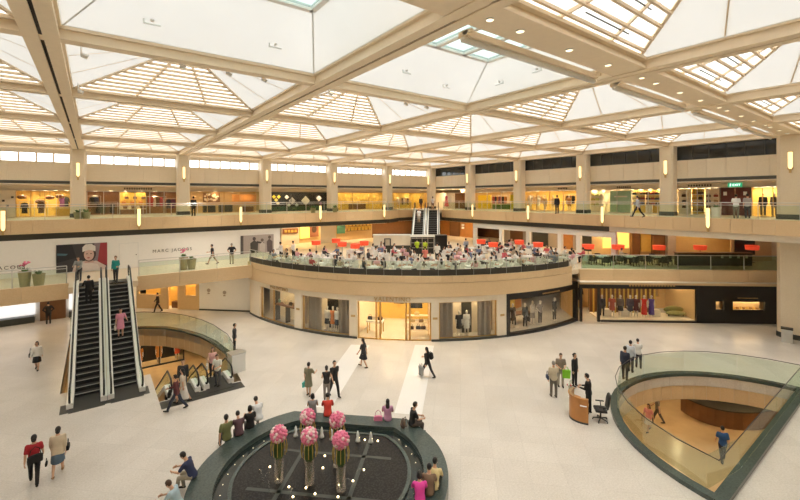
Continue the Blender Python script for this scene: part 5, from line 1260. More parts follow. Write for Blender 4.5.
pb.build('pale_shape', cm((.72,.60,.45)), pn)
counter(A, 203, 216, 4.0, .85, 'dark_band', 'dark display counter under the brown picture panel'); counter(A, 219, 233, 4.0, .9, 'dark_band', 'dark display counter beside the brown panel of the warm shop')
panel(A, 232, 256, 5.2, 1.2, 2.0, M['wood'], 'orange brown wood panel at the end of the warm shop'); counter(A, 240, 254, 4.2, .7, 'brown_wood', 'low brown counter beside the green glass pier')
panel(A, 256.5, 262, FV, 0, HS, M['rail_glass'], 'green tinted glass pier beside the column', .1)
front(A, 271, 328, 'black backed shop window with tilted square panels', 'dark_metal', 3); wall_piece(A, 268, 331, BV-.6, M['black']); lamps(A, 273, 328, v=4.2, n=5)
for i, (x, z, s, c, lab) in enumerate(((274,1.75,.33,(.80,.62,.05),'small yellow'),(279,1.75,.33,(.80,.65,.10),'small yellow'),(276.5,1.35,.33,(.85,.70,.2),'small yellow'),(278,.95,.3,(.8,.7,.35),'small pale yellow'),(287,1.7,.4,(.72,.72,.72),'white'),(292.5,1.25,.62,(.40,.40,.40),'large grey'),(289,.72,.33,(.68,.68,.7),'small white'),(297,.72,.33,(.55,.58,.58),'small grey'),(306,1.25,.85,(.52,.50,.42),'largest beige'),(319,1.55,.55,(.72,.66,.74),'pale lilac'),(321,.85,.35,(.35,.18,.4),'small violet'))):
    u = pu(A,x,4.6); b = MB(); b.lohi((-s*.7,0,-s*.7),(s*.7,.05,s*.7)); b.lohi((-s*.3,-.03,-s*.3),(s*.3,0,s*.3)); q = b.build('tilted_board', cm(c), None, LW_(A,u,4.6+.05*(i % 3),z)); q.rotation_euler = (0,R(45),0); q.scale = (.72,1,.72)
    tag(q, lab+' square panel standing on its corner in the black backed shop', 'panel', 'tilted panels of the black backed shop')
panel(A, 271, 328, 4.1, .0, .55, cm((.03,.09,.06)), 'low dark green plinth of the black backed shop', .35)
front(A, 336, 384, 'golden patterned shop window of the far gallery', 'brass', 3); wall_piece(A, 334, 386, 4.9, M['gold']); lamps(A, 338, 384, v=4.2, n=5)
counter(A, 350, 366, 4.0, .8, 'brown_wood', 'brown counter in the golden patterned shop')
rnd = random.Random(9)
for i in range(22):
    x, z = 338+46*(i+.5)/22, .35+1.7*((i*7) % 11)/11; u = pu(A,x,4.8); b = MB(); b.ell((0,0,0),(.17,.03,.2),8,6); q = b.build('gold_leaf_ornament', cm((.85,.62,.16),.35,.4), None, LW_(A,u,4.84,z)); tag(q, 'golden oval ornament on the wall of the golden shop', 'ornament', 'ornaments of the golden shop')
front(A, 393, 426, 'golden shop window nearest the far escalators', 'brass', 2); wall_piece(A, 391, 427, 4.9, M['gold']); lamps(A, 394, 426, v=4.2, n=3)
rail(A, 396, 410, 4.3, 1.5, [CR,(.7,.5,.2),BR], 'clothes rail in the golden shop near the far escalators', 'cream or ochre coat in the golden shop near the far escalators', 'coats of the golden corner shop')
# side gallery, from the corner
wall_piece(B_, 434, 446, FV+.3, M['white']); lamps(B_, 438, 466, v=3.2, n=3)
wall_piece(B_, 447, 466, 5.2, M['white'])
o = link('dress', DRESS, None, LW_(B_,pu(B_,446.5,2.6),2.6,1.85), LR(B_)); paint(o, cm((.75,.16,.25))); tag(o, 'coral pink dress hanging in the white corner shop', 'garment'); o.scale = (1.3,1,1.25)
o = link('coat', GARM, None, LW_(B_,pu(B_,451,2.6),2.6,1.85), LR(B_)); paint(o, cm((.8,.79,.76))); tag(o, 'white blouse hanging in the white corner shop', 'garment'); o.scale = (1.2,1,1.1)
b = MB(); b.tube([LW_(B_,pu(B_,444,2.6),2.6,1.94), LW_(B_,pu(B_,454,2.6),2.6,1.94)], .02, 5)
for x in (444,454): b.bar(LW_(B_,pu(B_,x,2.6),2.6,0), LW_(B_,pu(B_,x,2.6),2.6,1.95), .03, .03)
tag(b.build('clothes_rail', M['steel']), 'steel clothes rail holding the coral pink dress', 'clothes rail')
panel(B_, 455, 463, 3.0, 0, 2.2, M['brown_wood'], 'brown wooden wardrobe panel in the white corner shop', .4)
front(B_, 474, 516, 'colourful toy like shop window beside the corner column', 'steel', 3); wall_piece(B_, 472, 518, BV-.3, M['warm_wall']); lamps(B_, 476, 516, n=5)
panel(B_, 478, 490, 4.6, .0, 1.9, cm((.85,.62,.03)), 'bright yellow display panel in the colourful shop', .3); panel(B_, 510, 516, 4.2, 0, 1.9, cm((.85,.70,.05)), 'narrow yellow display panel at the end of the colourful shop', .3)
rail(B_, 491, 508, 4.6, 1.7, [RD_,K,(.55,.2,.05),PU], 'clothes rail of red and dark clothes in the colourful shop', 'red, orange or dark coat in the colourful shop', 'coats of the colourful shop'); counter(B_, 492, 508, 3.8, .7, 'leaf', 'low green counter in the colourful shop')
front(B_, 524, 578, 'golden lit clothes shop window of the side gallery', 'brass', 4); wall_piece(B_, 522, 580, BV-.2, M['yellow_wall']); lamps(B_, 526, 578, n=7)
rail(B_, 526, 545, 4.5, 1.75, [CR,(.75,.70,.62),(.6,.45,.25)], 'clothes rail of cream clothes in the golden lit shop', 'cream coat on the first rail of the golden lit shop', 'cream coats of the golden lit shop')
rail(B_, 564, 577, 4.5, 1.75, [BR,(.4,.2,.08),K], 'clothes rail of brown clothes in the golden lit shop', 'brown coat on the end rail of the golden lit shop', 'brown coats of the golden lit shop')
for x, c in ((530,(.7,.62,.5)),(538,(.75,.72,.66)),(545,(.6,.42,.2)),(553,(.7,.55,.3)),(569,(.5,.25,.08))): mannequin(B_, x, 3.9, ('dress',c), None, 'mannequin in a '+{530:'beige dress by the column',538:'white dress',545:'tan dress',553:'golden dress',569:'copper dress'}[x]+' in the golden lit shop')
front(B_, 589, 665, 'cream and mint green bag shop window of the side gallery', 'steel', 5); wall_piece(B_, 586, 667, BV-.3, M['cream']); lamps(B_, 590, 664, n=8)
panel(B_, 610, 631, FV+.4, .05, 2.2, cm((.42,.62,.48),.3), 'mint green glass wall panel in the bag shop', .08); panel(B_, 614, 627, FV+.3, 1.55, 1.7, M['white'], 'white lit name strip on the mint green panel', .05)
BC = [(.10,.05,.03),(.3,.06,.05),(.05,.05,.06),(.45,.3,.15)]
shelfbags(B_, 590, 603, 4.3, (.7,1.2,1.7), [(.6,.5,.15),(.5,.55,.2),CR], 'cream shelf of yellow bags in the bag shop beside the column', 'small yellow or cream bag on the shelf beside the column', 'yellow bags of the bag shop', 3)
shelfbags(B_, 632, 644, 4.3, (.8,1.3,1.8), BC, 'cream shelf of dark bags next to the mint green panel', 'dark bag on the shelf next to the mint green panel', 'dark bags of the bag shop', 3, bm='yellow_wall')
shelfbags(B_, 645, 664, 4.3, (.8,1.3,1.8), BC, 'long cream shelf of bags beside the second pillar', 'dark bag on the long cream shelf beside the pillar', 'bags on the long shelf', 4, bm='yellow_wall')
counter(B_, 645, 651, 3.7, .8, 'white', 'small white counter in the bag shop'); counter(B_, 655, 663, 3.7, .75, 'yellow_wall', 'small yellow counter in the bag shop')
front(B_, 676, 720, 'bag shop window with a yellow shelf wall beside the red doors', 'steel', 4); wall_piece(B_, 673, 720, BV-.3, M['cream']); lamps(B_, 678, 719, n=6)
shelfbags(B_, 677, 690, 4.0, (.55,1.05,1.55), [BC[0],BC[2]], 'mint backed shelf of three dark bags', 'dark bag on the mint backed shelf', 'bags on the mint backed shelf', 1, bm='cream')
shelfbags(B_, 691, 703, 4.0, (.3,.8,1.3,1.8), [(.5,.3,.05),BC[0]], 'bright yellow shelf wall with small bags', 'small bag on the bright yellow shelf wall', 'bags on the yellow shelf wall', 2, bm='yellow_wall')
shelfbags(B_, 704.5, 719, 4.0, (.55,1.05,1.55), BC, 'cream shelf of brown bags beside the red doors', 'brown bag on the cream shelf beside the red doors', 'bags beside the red doors', 2, bm='cream')
planter('silver planter tub with grey green leaves behind the parapet lamp', LW_(B_,pu(B_,716,.2),.2,0), .75, .36, 'white', seed=8)
dr = sroot('door_3', LW_(B_,pu(B_,720.5,FV),FV,0), LR(B_)); wdt = pu(B_,750,FV)-pu(B_,720.5,FV)
for i in (0,1): b = MB(); b.lohi((wdt*i/2+.02,.03,.02),(wdt*(i+1)/2-.02,.12,HS)); b.build('door_leaf', cm((.13,.025,.018),.4), dr); b = MB(); b.lohi((wdt*(.10+.68*i),-.0,1.68),(wdt*(.22+.68*i),.03,1.98)); b.build('door_notice', M['white'], dr)
b = MB(); b.lohi((-.06,-.03,0),(0,.14,HS)); b.lohi((wdt,-.03,0),(wdt+.06,.14,HS)); b.build('door_frame', M['dark_metal'], dr)
ex = thing('exit_sign', 'green lit exit sign above the dark red doors', 'sign', LW_(B_,pu(B_,728,FV-.1),FV-.12,2.36), LR(B_)); we = pu(B_,742,FV-.1)-pu(B_,728,FV-.1)
b = MB(); b.lohi((0,0,0),(we,.1,.34)); b.build('sign_box', mat('exit_green', (.02,.40,.18), .4, emis=(.03,.62,.28), es=.25), ex)
lt = lettering('exit_letters', 'EXIT', .26, (we*.62,-.012,.08), (pi/2,0,0), glow('exit_white', (.85,1,.9), 1.2), ex, .008)
b = MB(); b.ell((we*.2,-.005,.25),(.04,.012,.04),8,6); b.bar((we*.2,-.005,.2),(we*.17,-.005,.12),.05,.02); b.bar((we*.17,-.005,.12),(we*.24,-.005,.05),.03,.02); b.bar((we*.17,-.005,.12),(we*.12,-.005,.06),.03,.02); b.bar((we*.13,-.005,.19),(we*.26,-.005,.15),.03,.02); b.build('running_figure', glow('exit_figure', (.85,1,.9), 1.2), ex)
front(B_, 752, 784, 'amber lit menswear window beside the stone pillar', 'brass', 3); wall_piece(B_, 750, 787, 5.2, M['yellow_wall']); lamps(B_, 754, 783, n=5)
mannequin(B_, 763, 4.0, ('long',(.03,.04,.06)), ('trousers',(.10,.09,.08)), 'mannequin in dark jacket in the menswear window near the red doors', hh=1.82); mannequin(B_, 774.5, 4.0, ('long',(.06,.05,.045)), ('trousers',(.14,.12,.10)), 'mannequin in charcoal jacket in the menswear window near the pillar', hh=1.82)
for px, py, n, lab, side in ((124,189,12,'row of small dark letters above the wide clothes shop',A),(617,187,7,'row of small dark letters above the mint green panel',B_),(688,185.5,9,'row of small dark letters above the yellow shelf wall',B_),(558,188.5,6,'row of small dark letters above the golden lit clothes shop',B_)):
    b = MB(); d = ray(px); u0 = pu(side,px,FV)
    for i in range(n): b.lohi((i*.2,0,0),(i*.2+.13,.02,.17))
    tag(b.build('shop_sign', cm((.09,.07,.05)), None, LW_(side,u0,FV-.025,2.47), LR(side)), lab, 'sign')

# ------------------------------------------------------------------ shop interiors on the ground floor
def onarc(px_deg, r, z=.02): return cyl(px_deg, r, z)
def arc_mann(deg, r, top, bottom, label, hh=1.76, pose='stand', z=.003): return mannequin('A', 0, 0, top, bottom, label, loc=cyl(deg,r,z), az=R(deg), pose=pose, hh=hh)
arc_mann(209.4, RD-.95, ('tee',(.72,.70,.66)), ('skirt',(.03,.03,.035)), 'mannequin in white top and black skirt, nearest the taupe curtain by the shelf window')
arc_mann(210.9, RD-1.0, ('dress',(.62,.22,.08)), None, 'mannequin in an orange dress between two others in the curved window')
arc_mann(212.2, RD-.95, ('tee',(.75,.74,.72)), ('skirt',(.04,.045,.06)), 'mannequin in white top and navy skirt, nearest the yellow entrance')
arc_mann(241.1, RD-.95, ('dress',(.02,.02,.022)), None, 'mannequin in a black dress in the curved window near the dark shop')
arc_mann(242.9, RD-.95, ('dress',(.75,.73,.68)), None, 'mannequin in a white dress in the curved window near the dark shop')
tb = thing('display_table', 'pale display table with boxes behind the entrance glass', 'table', cyl(221.2,RD-1.6,0), R(221-90))
b = MB(); b.lohi((-.6,-.35,.78),(.6,.35,.9)); b.build('table_top', M['white'], tb); 
for sx in (-1,1):
    for sy in (-1,1): b = MB(); b.lohi((sx*.52-.03,sy*.28-.03,0),(sx*.52+.03,sy*.28+.03,.78)); b.build('leg', M['brass'], tb)
for i, (x, c) in enumerate(((-.35,BC[0]),(.05,(.8,.75,.65)),(.4,BC[2]))):
    m = Matrix.Translation(cyl(221.2,RD-1.6,.902)) @ Matrix.Rotation(R(221-90),4,'Z'); q = link('handbag', HBAG, None, m @ Vector((x,0,0)), R(221-90)); paint(q, cm(c)); tag(q, ('dark brown','cream','black')[i]+' bag on the pale display table behind the entrance glass', 'bag')
st = thing('shelf_unit', 'open shelf unit with dark bags behind the entrance glass', 'shelf', cyl(231.4,RD-1.5,0), R(231.4+90))
for z in (.35,.85,1.35): b = MB(); b.lohi((-.8,-.2,z-.03),(.8,.2,z)); b.build('shelf_board', M['cream'], st)
for x in (-.8,.8): b = MB(); b.lohi((x-.02,-.2,0),(x+.02,.2,2.4)); b.build('side_panel', M['brass'], st)
m4 = Matrix.Translation(cyl(231.4,RD-1.5,0)) @ Matrix.Rotation(R(231.4+90),4,'Z')
for i, (x, z, c) in enumerate(((-.4,.352,BC[0]),(.1,.352,BC[2]),(.45,.352,BC[0]),(-.3,.852,(.7,.55,.3)),(.3,.852,BC[3]),(.0,1.352,(.75,.6,.3)))):
    q = link('handbag', HBAG, None, m4 @ Vector((x,0,z)), R(231.4+90)); paint(q, cm(c)); tag(q, 'leather bag on the shelf unit behind the entrance glass', 'bag', 'bags on the entrance shelf')
b = MB(); b.tube([cyl(224.2,14.0,2.43),cyl(227,14.0,2.43)], .02, 5); b.bar(cyl(224.2,14.0,2.43),cyl(224.2,14.0,3.1),.02,.02); b.bar(cyl(227,14.0,2.43),cyl(227,14.0,3.1),.02,.02); tag(b.build('hanging_rail', M['brass']), 'brass ceiling rail in the yellow boutique', 'clothes rail')
for i, dg_ in enumerate((224.8,225.7,226.5)): q = link('coat', GARM, None, cyl(dg_,14.0,2.34), R(dg_+90)); paint(q, cm((BC[0],(.2,.1,.05),K)[i])); tag(q, 'dark garment hanging in the yellow boutique behind the open entrance', 'garment', 'garments of the yellow boutique')
b = MB(); b.tube([cyl(229.6,16.2,2.5),cyl(233,16.2,2.5)], .02, 5); b.bar(cyl(229.6,16.2,2.5),cyl(229.6,16.2,3.1),.02,.02); b.bar(cyl(233,16.2,2.5),cyl(233,16.2,3.1),.02,.02); tag(b.build('hanging_rail', M['brass']), 'brass ceiling rail above the bag shelf unit', 'clothes rail')
for i, dg_ in enumerate((230.4,231.2,232.2)): q = link('coat', GARM, None, cyl(dg_,16.2,2.41), R(dg_+90)); q.scale = (1,1,.8); paint(q, cm(K)); tag(q, 'black garment hanging above the bag shelf unit', 'garment', 'garments above the bag shelf')
for i, (dg_, c) in enumerate(((192.5,(.15,.3,.25)),(195.5,(.7,.6,.4)),(197.6,(.1,.08,.06)),(199,(.6,.35,.15)))): q = link('handbag', HBAG, None, cyl(dg_,RD-.93,1.372), R(dg_+90)); paint(q, cm(c)); tag(q, ('dark green','cream','black','tan')[i]+' bag on the dark framed display shelf', 'bag')
# dark framed shop
for dg_, r, top, bot, lab, ps in ((256.5,16.9,('dress',(.10,.07,.05)),None,'mannequin in a brown dress in the black framed curved shop','stand'),(259.6,17.2,('long',(.10,.10,.10)),('trousers',(.06,.05,.05)),'mannequin in a grey jacket in the black framed curved shop','stand'),(262.8,17.0,('tee',(.70,.66,.62)),('skirt',(.35,.32,.3)),'mannequin in a white top in the black framed curved shop','onearm'),(264.9,17.2,('tee',(.35,.30,.28)),('trousers',(.12,.10,.09)),'mannequin in a taupe top in the black framed curved shop','hips'),(270.4,17.3,('long',(.03,.03,.035)),('trousers',(.03,.03,.03)),'mannequin in a black suit in the black framed curved shop','stand')):
    arc_mann(dg_, r, top, bot, lab, 1.78, ps)
for dg_, r, w, lab in ((261.3,16.2,.9,'dark display table in the black framed curved shop near its centre'),(254.6,15.6,.7,'dark display table in the black framed curved shop near the cream pier')):
    o = thing('display_table', lab, 'table', cyl(dg_,r,0), R(dg_-90)); b = MB(); b.lohi((-w,-.35,.7),(w,.35,.78)); b.build('table_top', M['brown_wood'], o)
    for s in (-1,1): b = MB(); b.lohi((s*(w-.1)-.06,-.3,0),(s*(w-.1)+.06,.3,.7)); b.build('leg', M['dark_band'], o)
for dg_, m_, lab in ((257.5,M['brown_wood'],'tall brown shelf wall at the rear of the black framed shop'),(267.5,M['gold'],'golden wall panel at the rear of the black framed shop')):
    b = MB(); arcwall(b, dg_-2.5, dg_+2.5, 13.4, 13.6, 0, 2.6); tag(b.build('display_board', m_), lab, 'panel')
# straight gold slatted display
def gm(px, v, top, bottom, lab, pose='stand', hh=1.72): 
    p = G(S(px),v,.13); o = mannequin('A', 0, 0, top, bottom, lab, loc=p, az=facing(px,180), pose=pose, hh=hh); return o
b = MB(); gbox(b, sA+.05, sB-.1, .15, 2.28, 0, .125); struct(b.build('floor_display', M['cream']))
for px, top, bot, lab in ((607,('long',(.05,.05,.07)),('trousers',(.04,.04,.05)),'mannequin in a navy suit at the door end of the gold display'),(617.5,('dress',(.50,.12,.08)),None,'mannequin in a rust red dress in the gold slatted display'),(626,('long',(.14,.10,.08)),('skirt',(.03,.03,.03)),'mannequin in a brown jacket and black skirt in the gold display'),(636,('long',(.08,.06,.09)),('skirt',(.06,.05,.07)),'mannequin in a dark plum jacket in the gold slatted display'),(642,('dress',(.16,.04,.05)),None,'mannequin in a wine red dress in the gold slatted display'),(650.5,('tank',(.65,.03,.02)),('long_skirt',(.65,.03,.02)),'mannequin in a long bright red gown in the gold slatted display'),(658,('tank',(.10,.05,.30)),('long_skirt',(.10,.05,.30)),'mannequin in a long violet gown beside the red gown')):
    gm(px, .95, top, bot, lab)
for px, lab in ((613,'white display plinth near the navy suit mannequin'),(631,'white display plinth between the brown and plum jackets'),(664,'white display plinth beside the violet gown')):
    p = G(S(px),1.2,.127); b = MB(); b.lohi((-.25,-.25,0),(.25,.25,.55)); tag(b.build('display_plinth', M['cream'], None, p, RZG), lab, 'plinth')
sf_ = thing('sofa', 'olive green low sofa beside the gold slatted display', 'sofa', G(S(686),1.3,.127), RZG); sf_.scale = (.8,.9,.9)
b = MB(); b.ell((0,0,.26),(1.0,.42,.2),14,8); b.build('seat', cm((.25,.24,.08)), sf_); b = MB(); b.ell((0,.35,.5),(1.0,.15,.32),14,8); b.build('backrest', cm((.25,.24,.08)), sf_)
for x in (-.7,.7): b = MB(); b.lohi((x-.04,-.04,0),(x+.04,.04,.15)); b.build('leg', M['dark_metal'], sf_)
mr = thing('wall_mirror', 'tall framed mirror behind the olive green sofa', 'mirror', G(S(680),4.1,1.0), RZG); b = MB(); b.lohi((-.7,0,0),(.7,.05,1.6)); b.build('mirror_frame', M['brass'], mr); b = MB(); b.lohi((-.62,-.01,.08),(.62,0,1.52)); b.build('mirror_glass', mat('mirror', (.7,.7,.68), .05, 1), mr)
for i, (x) in enumerate((584,592)):
    q = link('coat', GARM, None, G(S(590)+(i-.5)*.8,3.4,1.9), RZG); q.scale = (1.3,1,1.1); paint(q, cm((RD_,K)[i])); tag(q, ('red','black')[i]+' coat hanging inside the open door of the straight shop', 'garment')
b = MB(); b.tube([G(S(590)-1.2,3.4,1.99),G(S(590)+1.2,3.4,1.99)], .02, 5); b.bar(G(S(590)-1.2,3.4,0),G(S(590)-1.2,3.4,2.0),.03,.03); b.bar(G(S(590)+1.2,3.4,0),G(S(590)+1.2,3.4,2.0),.03,.03); tag(b.build('clothes_rail', M['dark_metal']), 'dark clothes rail inside the open door of the straight shop', 'clothes rail')
for i in range(8): 
    q = link('handbag', HBAG, None, G(n2[0]+.2+(n2[1]-n2[0]-.4)*(i+.5)/8,.22,1.05), RZG); q.scale = (.5,.6,.6); paint(q, cm(((.75,.5,.12),(.4,.2,.06))[i % 2])); tag(q, 'small golden leather bag in the long lit niche of the black facade', 'bag', 'bags in the lit niche')

# ------------------------------------------------------------------ round terrace: tables, chairs, diners, lamps
cb = MB()
cb.prism([(-.25,-.22),(.25,-.22),(.26,.22),(-.26,.22)], .36, .44)
rs = []
for i in range(13):
    t = R(-100+200*i/12); x, y = .31*math.sin(t), .02-.28*math.cos(t); h = .80 if abs(t) < 1.1 else .64; xi, yi = .25*math.sin(t), .02-.22*math.cos(t)
    rs.append([(x,y,.30),(xi,yi,.30),(xi,yi,h),(x,y,h)])
cb.rings(rs)
for sx in (-.22,.22):
    for sy in (-.2,.2): cb.bar((sx,sy,0),(sx,sy,.37),.04,.04)
CHW = cb.mesh('armchair', M['chair_white'])
tbm = MB(); tbm.rings([[(sx*.40*k,sy*.40*k,z) for sx, sy in ((-1,-1),(1,-1),(1,1),(-1,1))] for k, z in ((1.04,.645),(1.0,.735),(.98,.745))]); TBL = tbm.mesh('dining_table', M['cloth'])
pdm = MB(); pdm.lathe([(.22,0),(.22,.03),(.04,.06),(.04,.66)], n=10); PED = pdm.mesh('pedestal', M['dark_metal'])
plm_ = MB(); plm_.lathe([(0,0),(.09,.0),(.13,.018),(.12,.02),(0,.008)], n=12); PLT = plm_.mesh('plate', M['white'], True)
glm = MB(); glm.lathe([(.035,0),(.008,.01),(.008,.07),(.035,.12),(.03,.17)], n=8); GLS = glm.mesh('wine_glass', M['clear_glass'], True)
LAMPS = [(316,243),(336,241),(342,244.5),(355,246.5),(364,243.5),(481,242),(493,245),(519,242.5),(538,245)]
lamp_xy = [at(x,y,ZM+1.55) for x, y in LAMPS]
def red_lamp(x, y, label, group, z=ZM, hh=1.45, r=.42):
    o = thing('standing_lamp', label, 'lamp', (x,y,z), 0, group)
    b = MB(); b.lathe([(.2,0),(.2,.03),(.03,.05)], n=10); b.tube([(0,0,.03),(0,0,hh+.1)], .022, 6); b.build('post', M['dark_metal'], o)
    b = MB(); b.lathe([(r*.92,hh-.05),(r,hh+.32),(r*.97,hh+.32),(0,hh+.30),(0,hh+.27),(r*.9,hh-.04)], n=18); b.build('lamp_shade', M['red_shade'], o)
for x, y in lamp_xy: red_lamp(x, y, 'standing lamp with a broad red shade among the terrace tables', 'red lamps on the round terrace')
rnd = random.Random(21)
TOPS = [((.78,.77,.74),'white'),((.78,.77,.74),'white'),((.80,.79,.76),'white'),((.76,.75,.73),'white'),((.70,.69,.66),'white'),((.05,.05,.06),'black'),((.03,.03,.035),'black'),((.30,.32,.36),'grey'),((.16,.20,.32),'blue'),((.70,.40,.42),'pink'),((.55,.10,.12),'red'),((.45,.38,.28),'beige')]
BOTS = [(.03,.03,.04),(.10,.10,.12),(.25,.22,.18)]
waiter_px = [(375,268.5,'white'),(281,262,'white'),(293.5,260.5,'white'),(437,263,'white'),(466,257,'grey')]
waiter_xy = [at(x,y,ZM) for x, y, c in waiter_px]
def seat_at(x, y, az, occupied, table_group='chairs on the round terrace', clab='white tub armchair at a white clothed terrace table'):
    chairs_at.append((x,y)); ch = link('armchair', CHW, None, (x,y,ZM+.001), az-pi/2); tag(ch, clab, 'chair', table_group)
    if occupied:
        c, nm = occupied; hair = rnd.choice((('short','black'),('bob','black'),('long','black'),('bun','dark'),('short','brown')))
        ps = rnd.choice(('dine','dine2')); 
        person((x+.02*math.cos(az),y+.02*math.sin(az),ZM+.004), az, ps, (rnd.choice(('tee','long')),c), ('trousers',rnd.choice(BOTS)), hair, 'seated diner in %s at a round terrace table' % nm, rnd.uniform(1.62,1.74), group='diners in %s on the round terrace' % nm, shoes=None)
def clear(x, y, d): return all(math.hypot(x-a,y-c) > d for a, c in lamp_xy+waiter_xy+[at(417,256.5,ZM),at(425,257.5,ZM),at(425,267.5,ZM)])
ntab = 0
placed = []; chairs_at = []
for r, a0, a1 in ((17.25,186.5,318),(15.0,188,318),(12.75,190,318),(10.5,194,316),(8.25,196,300)):
    n = int(R(a1-a0)*r/2.22)
    for i in range(n):
        a = a0+(a1-a0)*(i+.5)/n; x, y = cyl(a, r)
        if any(math.hypot(x-p, y-q) < 2.15 for p, q in placed): continue
        if x > 34.8 or (x > 26.2 and y > 30.0): continue
        if not clear(x, y, .95) or (y < 17.9+.86*(30.2-x) and x > 29) : continue
        rz = R(a); placed.append((x,y))
        t = tag(link('dining_table', TBL, None, (x,y,ZM), rz), 'small square dining table under a white cloth on the round terrace', 'table', 'tables on the round terrace'); link('pedestal', PED, t)
        for k in range(4):
            az = rz+k*pi/2; cx, cy = x-.80*math.cos(az), y-.80*math.sin(az)
            if math.hypot(cx-C0[0],cy-C0[1]) > 18.15 or not clear(cx, cy, .78) or any(math.hypot(cx-p, cy-q) < .62 for p, q in chairs_at): continue
            occ = rnd.random() < .68
            seat_at(cx, cy, az, rnd.choice(TOPS) if occ else None)
            if k % 2 == 0 or occ: tag(link('plate', PLT, None, (x-.22*math.cos(az),y-.22*math.sin(az),ZM+.746)), 'white plate on a white clothed terrace table', 'plate', 'plates on the terrace tables')
            if occ: tag(link('wine_glass', GLS, None, (x-.2*math.cos(az+.7),y-.2*math.sin(az+.7),ZM+.746)), 'wine glass on a white clothed terrace table', 'glass', 'glasses on the terrace tables')
for (x, y), (px, py, c) in zip(waiter_xy, waiter_px):
    k = {375:'near the middle of the dining terrace',281:'where the terrace meets the bridge',293:'beside another waiter near the bridge',437:'before the black escalator cabinet',466:'towards the side gallery'}[int(px)]
    person((x,y,ZM+.003), facing(px, rnd.uniform(-60,60)), 'bent', ('long',(.80,.79,.77) if c == 'white' else (.35,.40,.5)), ('trousers',K), ('short','black'), 'standing waiter in %s shirt and black trousers %s' % (c,k), 1.74)
for px, py, c, lab in ((417,256.5,(.45,.60,.03),'person in lime green shirt standing near the escalator cabinet, farther from the coral shirt'),(425,257.5,(.50,.62,.04),'person in lime green shirt standing near the escalator cabinet, above the coral shirt'),(425,267.5,(.72,.22,.17),'person in coral shirt standing at the terrace tables')):
    x, y = at(px, py, ZM); person((x,y,ZM+.003), facing(px,rnd.uniform(-30,30)), 'bent', ('tee',c), ('trousers',K), ('short','black'), lab, 1.66)

# ------------------------------------------------------------------ around the terrace
# white framed pavilion between the terrace and the side gallery
PV = [(35.75,33.6),(35.75,17.1)]
pv = thing('glazed_pavilion', 'white framed pavilion front under the side gallery behind the terrace', 'pavilion', (*PV[0],ZM)); o0 = Vector(pv.location)
def prel(b): b.V = [tuple(Vector(v)-o0) for v in b.V]; return b
b = MB(); slabwall(b, PV, 6.2, 6.7, .25); prel(b).build('fascia_beam', M['white'], pv)
for y in (33.4,29.5,26,22.4,20.5,17.3): b = MB(); b.lohi((35.75,y-.2,ZM+.002),(36.1,y+.2,6.22)); prel(b).build('post', M['white'], pv)
b = MB(); b.lohi((41.2,17.2,ZM+.002),(41.3,34,6.68)); prel(b).build('rear_wall', M['taupe'], pv)
for y0, y1, m_ in ((18.3,19.6,M['brown_wood']),(21.5,23.1,M['dark_band']),(24.2,25.6,M['wood']),(27.2,29.2,M['dark_band']),(30.6,32.4,M['brown_wood'])): b = MB(); b.lohi((41.05,y0,ZM+.02),(41.18,y1,6.3)); prel(b).build('wall_panel', m_, pv)
for x, y in ((37.5,19),(37.5,22),(37.5,25),(37.5,28),(37.5,31),(39.8,20.5),(39.8,24),(39.8,28)): ceiling_light((x,y,6.72), .2, label='warm recessed lamp inside the white pavilion', group='pavilion ceiling lamps')
# serving counter, escalator cabinet
def vbox(name, label, cat, px0, px1, dist, z0, z1, depth, m, extra=()):
    d0, d1 = ray(px0), ray(px1); p, q = Vector(d0)*dist, Vector(d1)*dist; w = (q-p).length; rz = math.atan2(q[1]-p[1],q[0]-p[0]); o = thing(name, label, cat, (p[0],p[1],ZM), rz)
    b = MB(); b.lohi((0,0,z0-ZM+.002),(w,depth,z1-ZM)); b.build('body', m, o)
    for nm, m2, u0, u1, v0, v1, za_, zb2 in extra: b = MB(); b.lohi((w*u0,v0,za_-ZM),(w*u1,v1,zb2-ZM)); b.build(nm, m2, o)
    return o
vbox('serving_counter', 'long beige serving screen with dark frames behind the terrace', 'counter', 373, 410, 41.5, ZM, 5.9, .5, M['cream'], (('top_edge',M['white'],-.01,1.01,-.05,.55,5.9,6.0),('frame',M['dark_metal'],.30,.33,-.2,-.1,ZM,5.6),('frame',M['dark_metal'],.45,.48,-.2,-.1,ZM,5.6),('frame_rail',M['dark_metal'],.30,.48,-.2,-.1,5.55,5.62),('dark_base',M['dark_band'],0,1,-.04,-.005,ZM+.01,4.9)))
vbox('bottle_cabinet', 'framed bottle cabinet below the far escalators', 'cabinet', 410.5, 434, 41.0, ZM, 5.8, .5, M['black'], tuple(('shelf',M['taupe'],.03,.97,-.12,-.01,z,z+.04) for z in (4.7,5.2,5.65))+(('top',M['white'],-.02,1.02,-.15,.5,5.8,6.0),)+tuple(('upright',M['taupe'],u,u+.02,-.12,-.01,ZM+.02,5.75) for u in (0,.24,.48,.72,.97)))
vbox('escalator_cabinet', 'tall black cabinet beside the far escalators', 'cabinet', 435, 447, 41.6, ZM, 5.85, 1.2, M['black'], (('top',M['dark_metal'],-.01,1.01,-.02,1.22,5.85,5.9),))
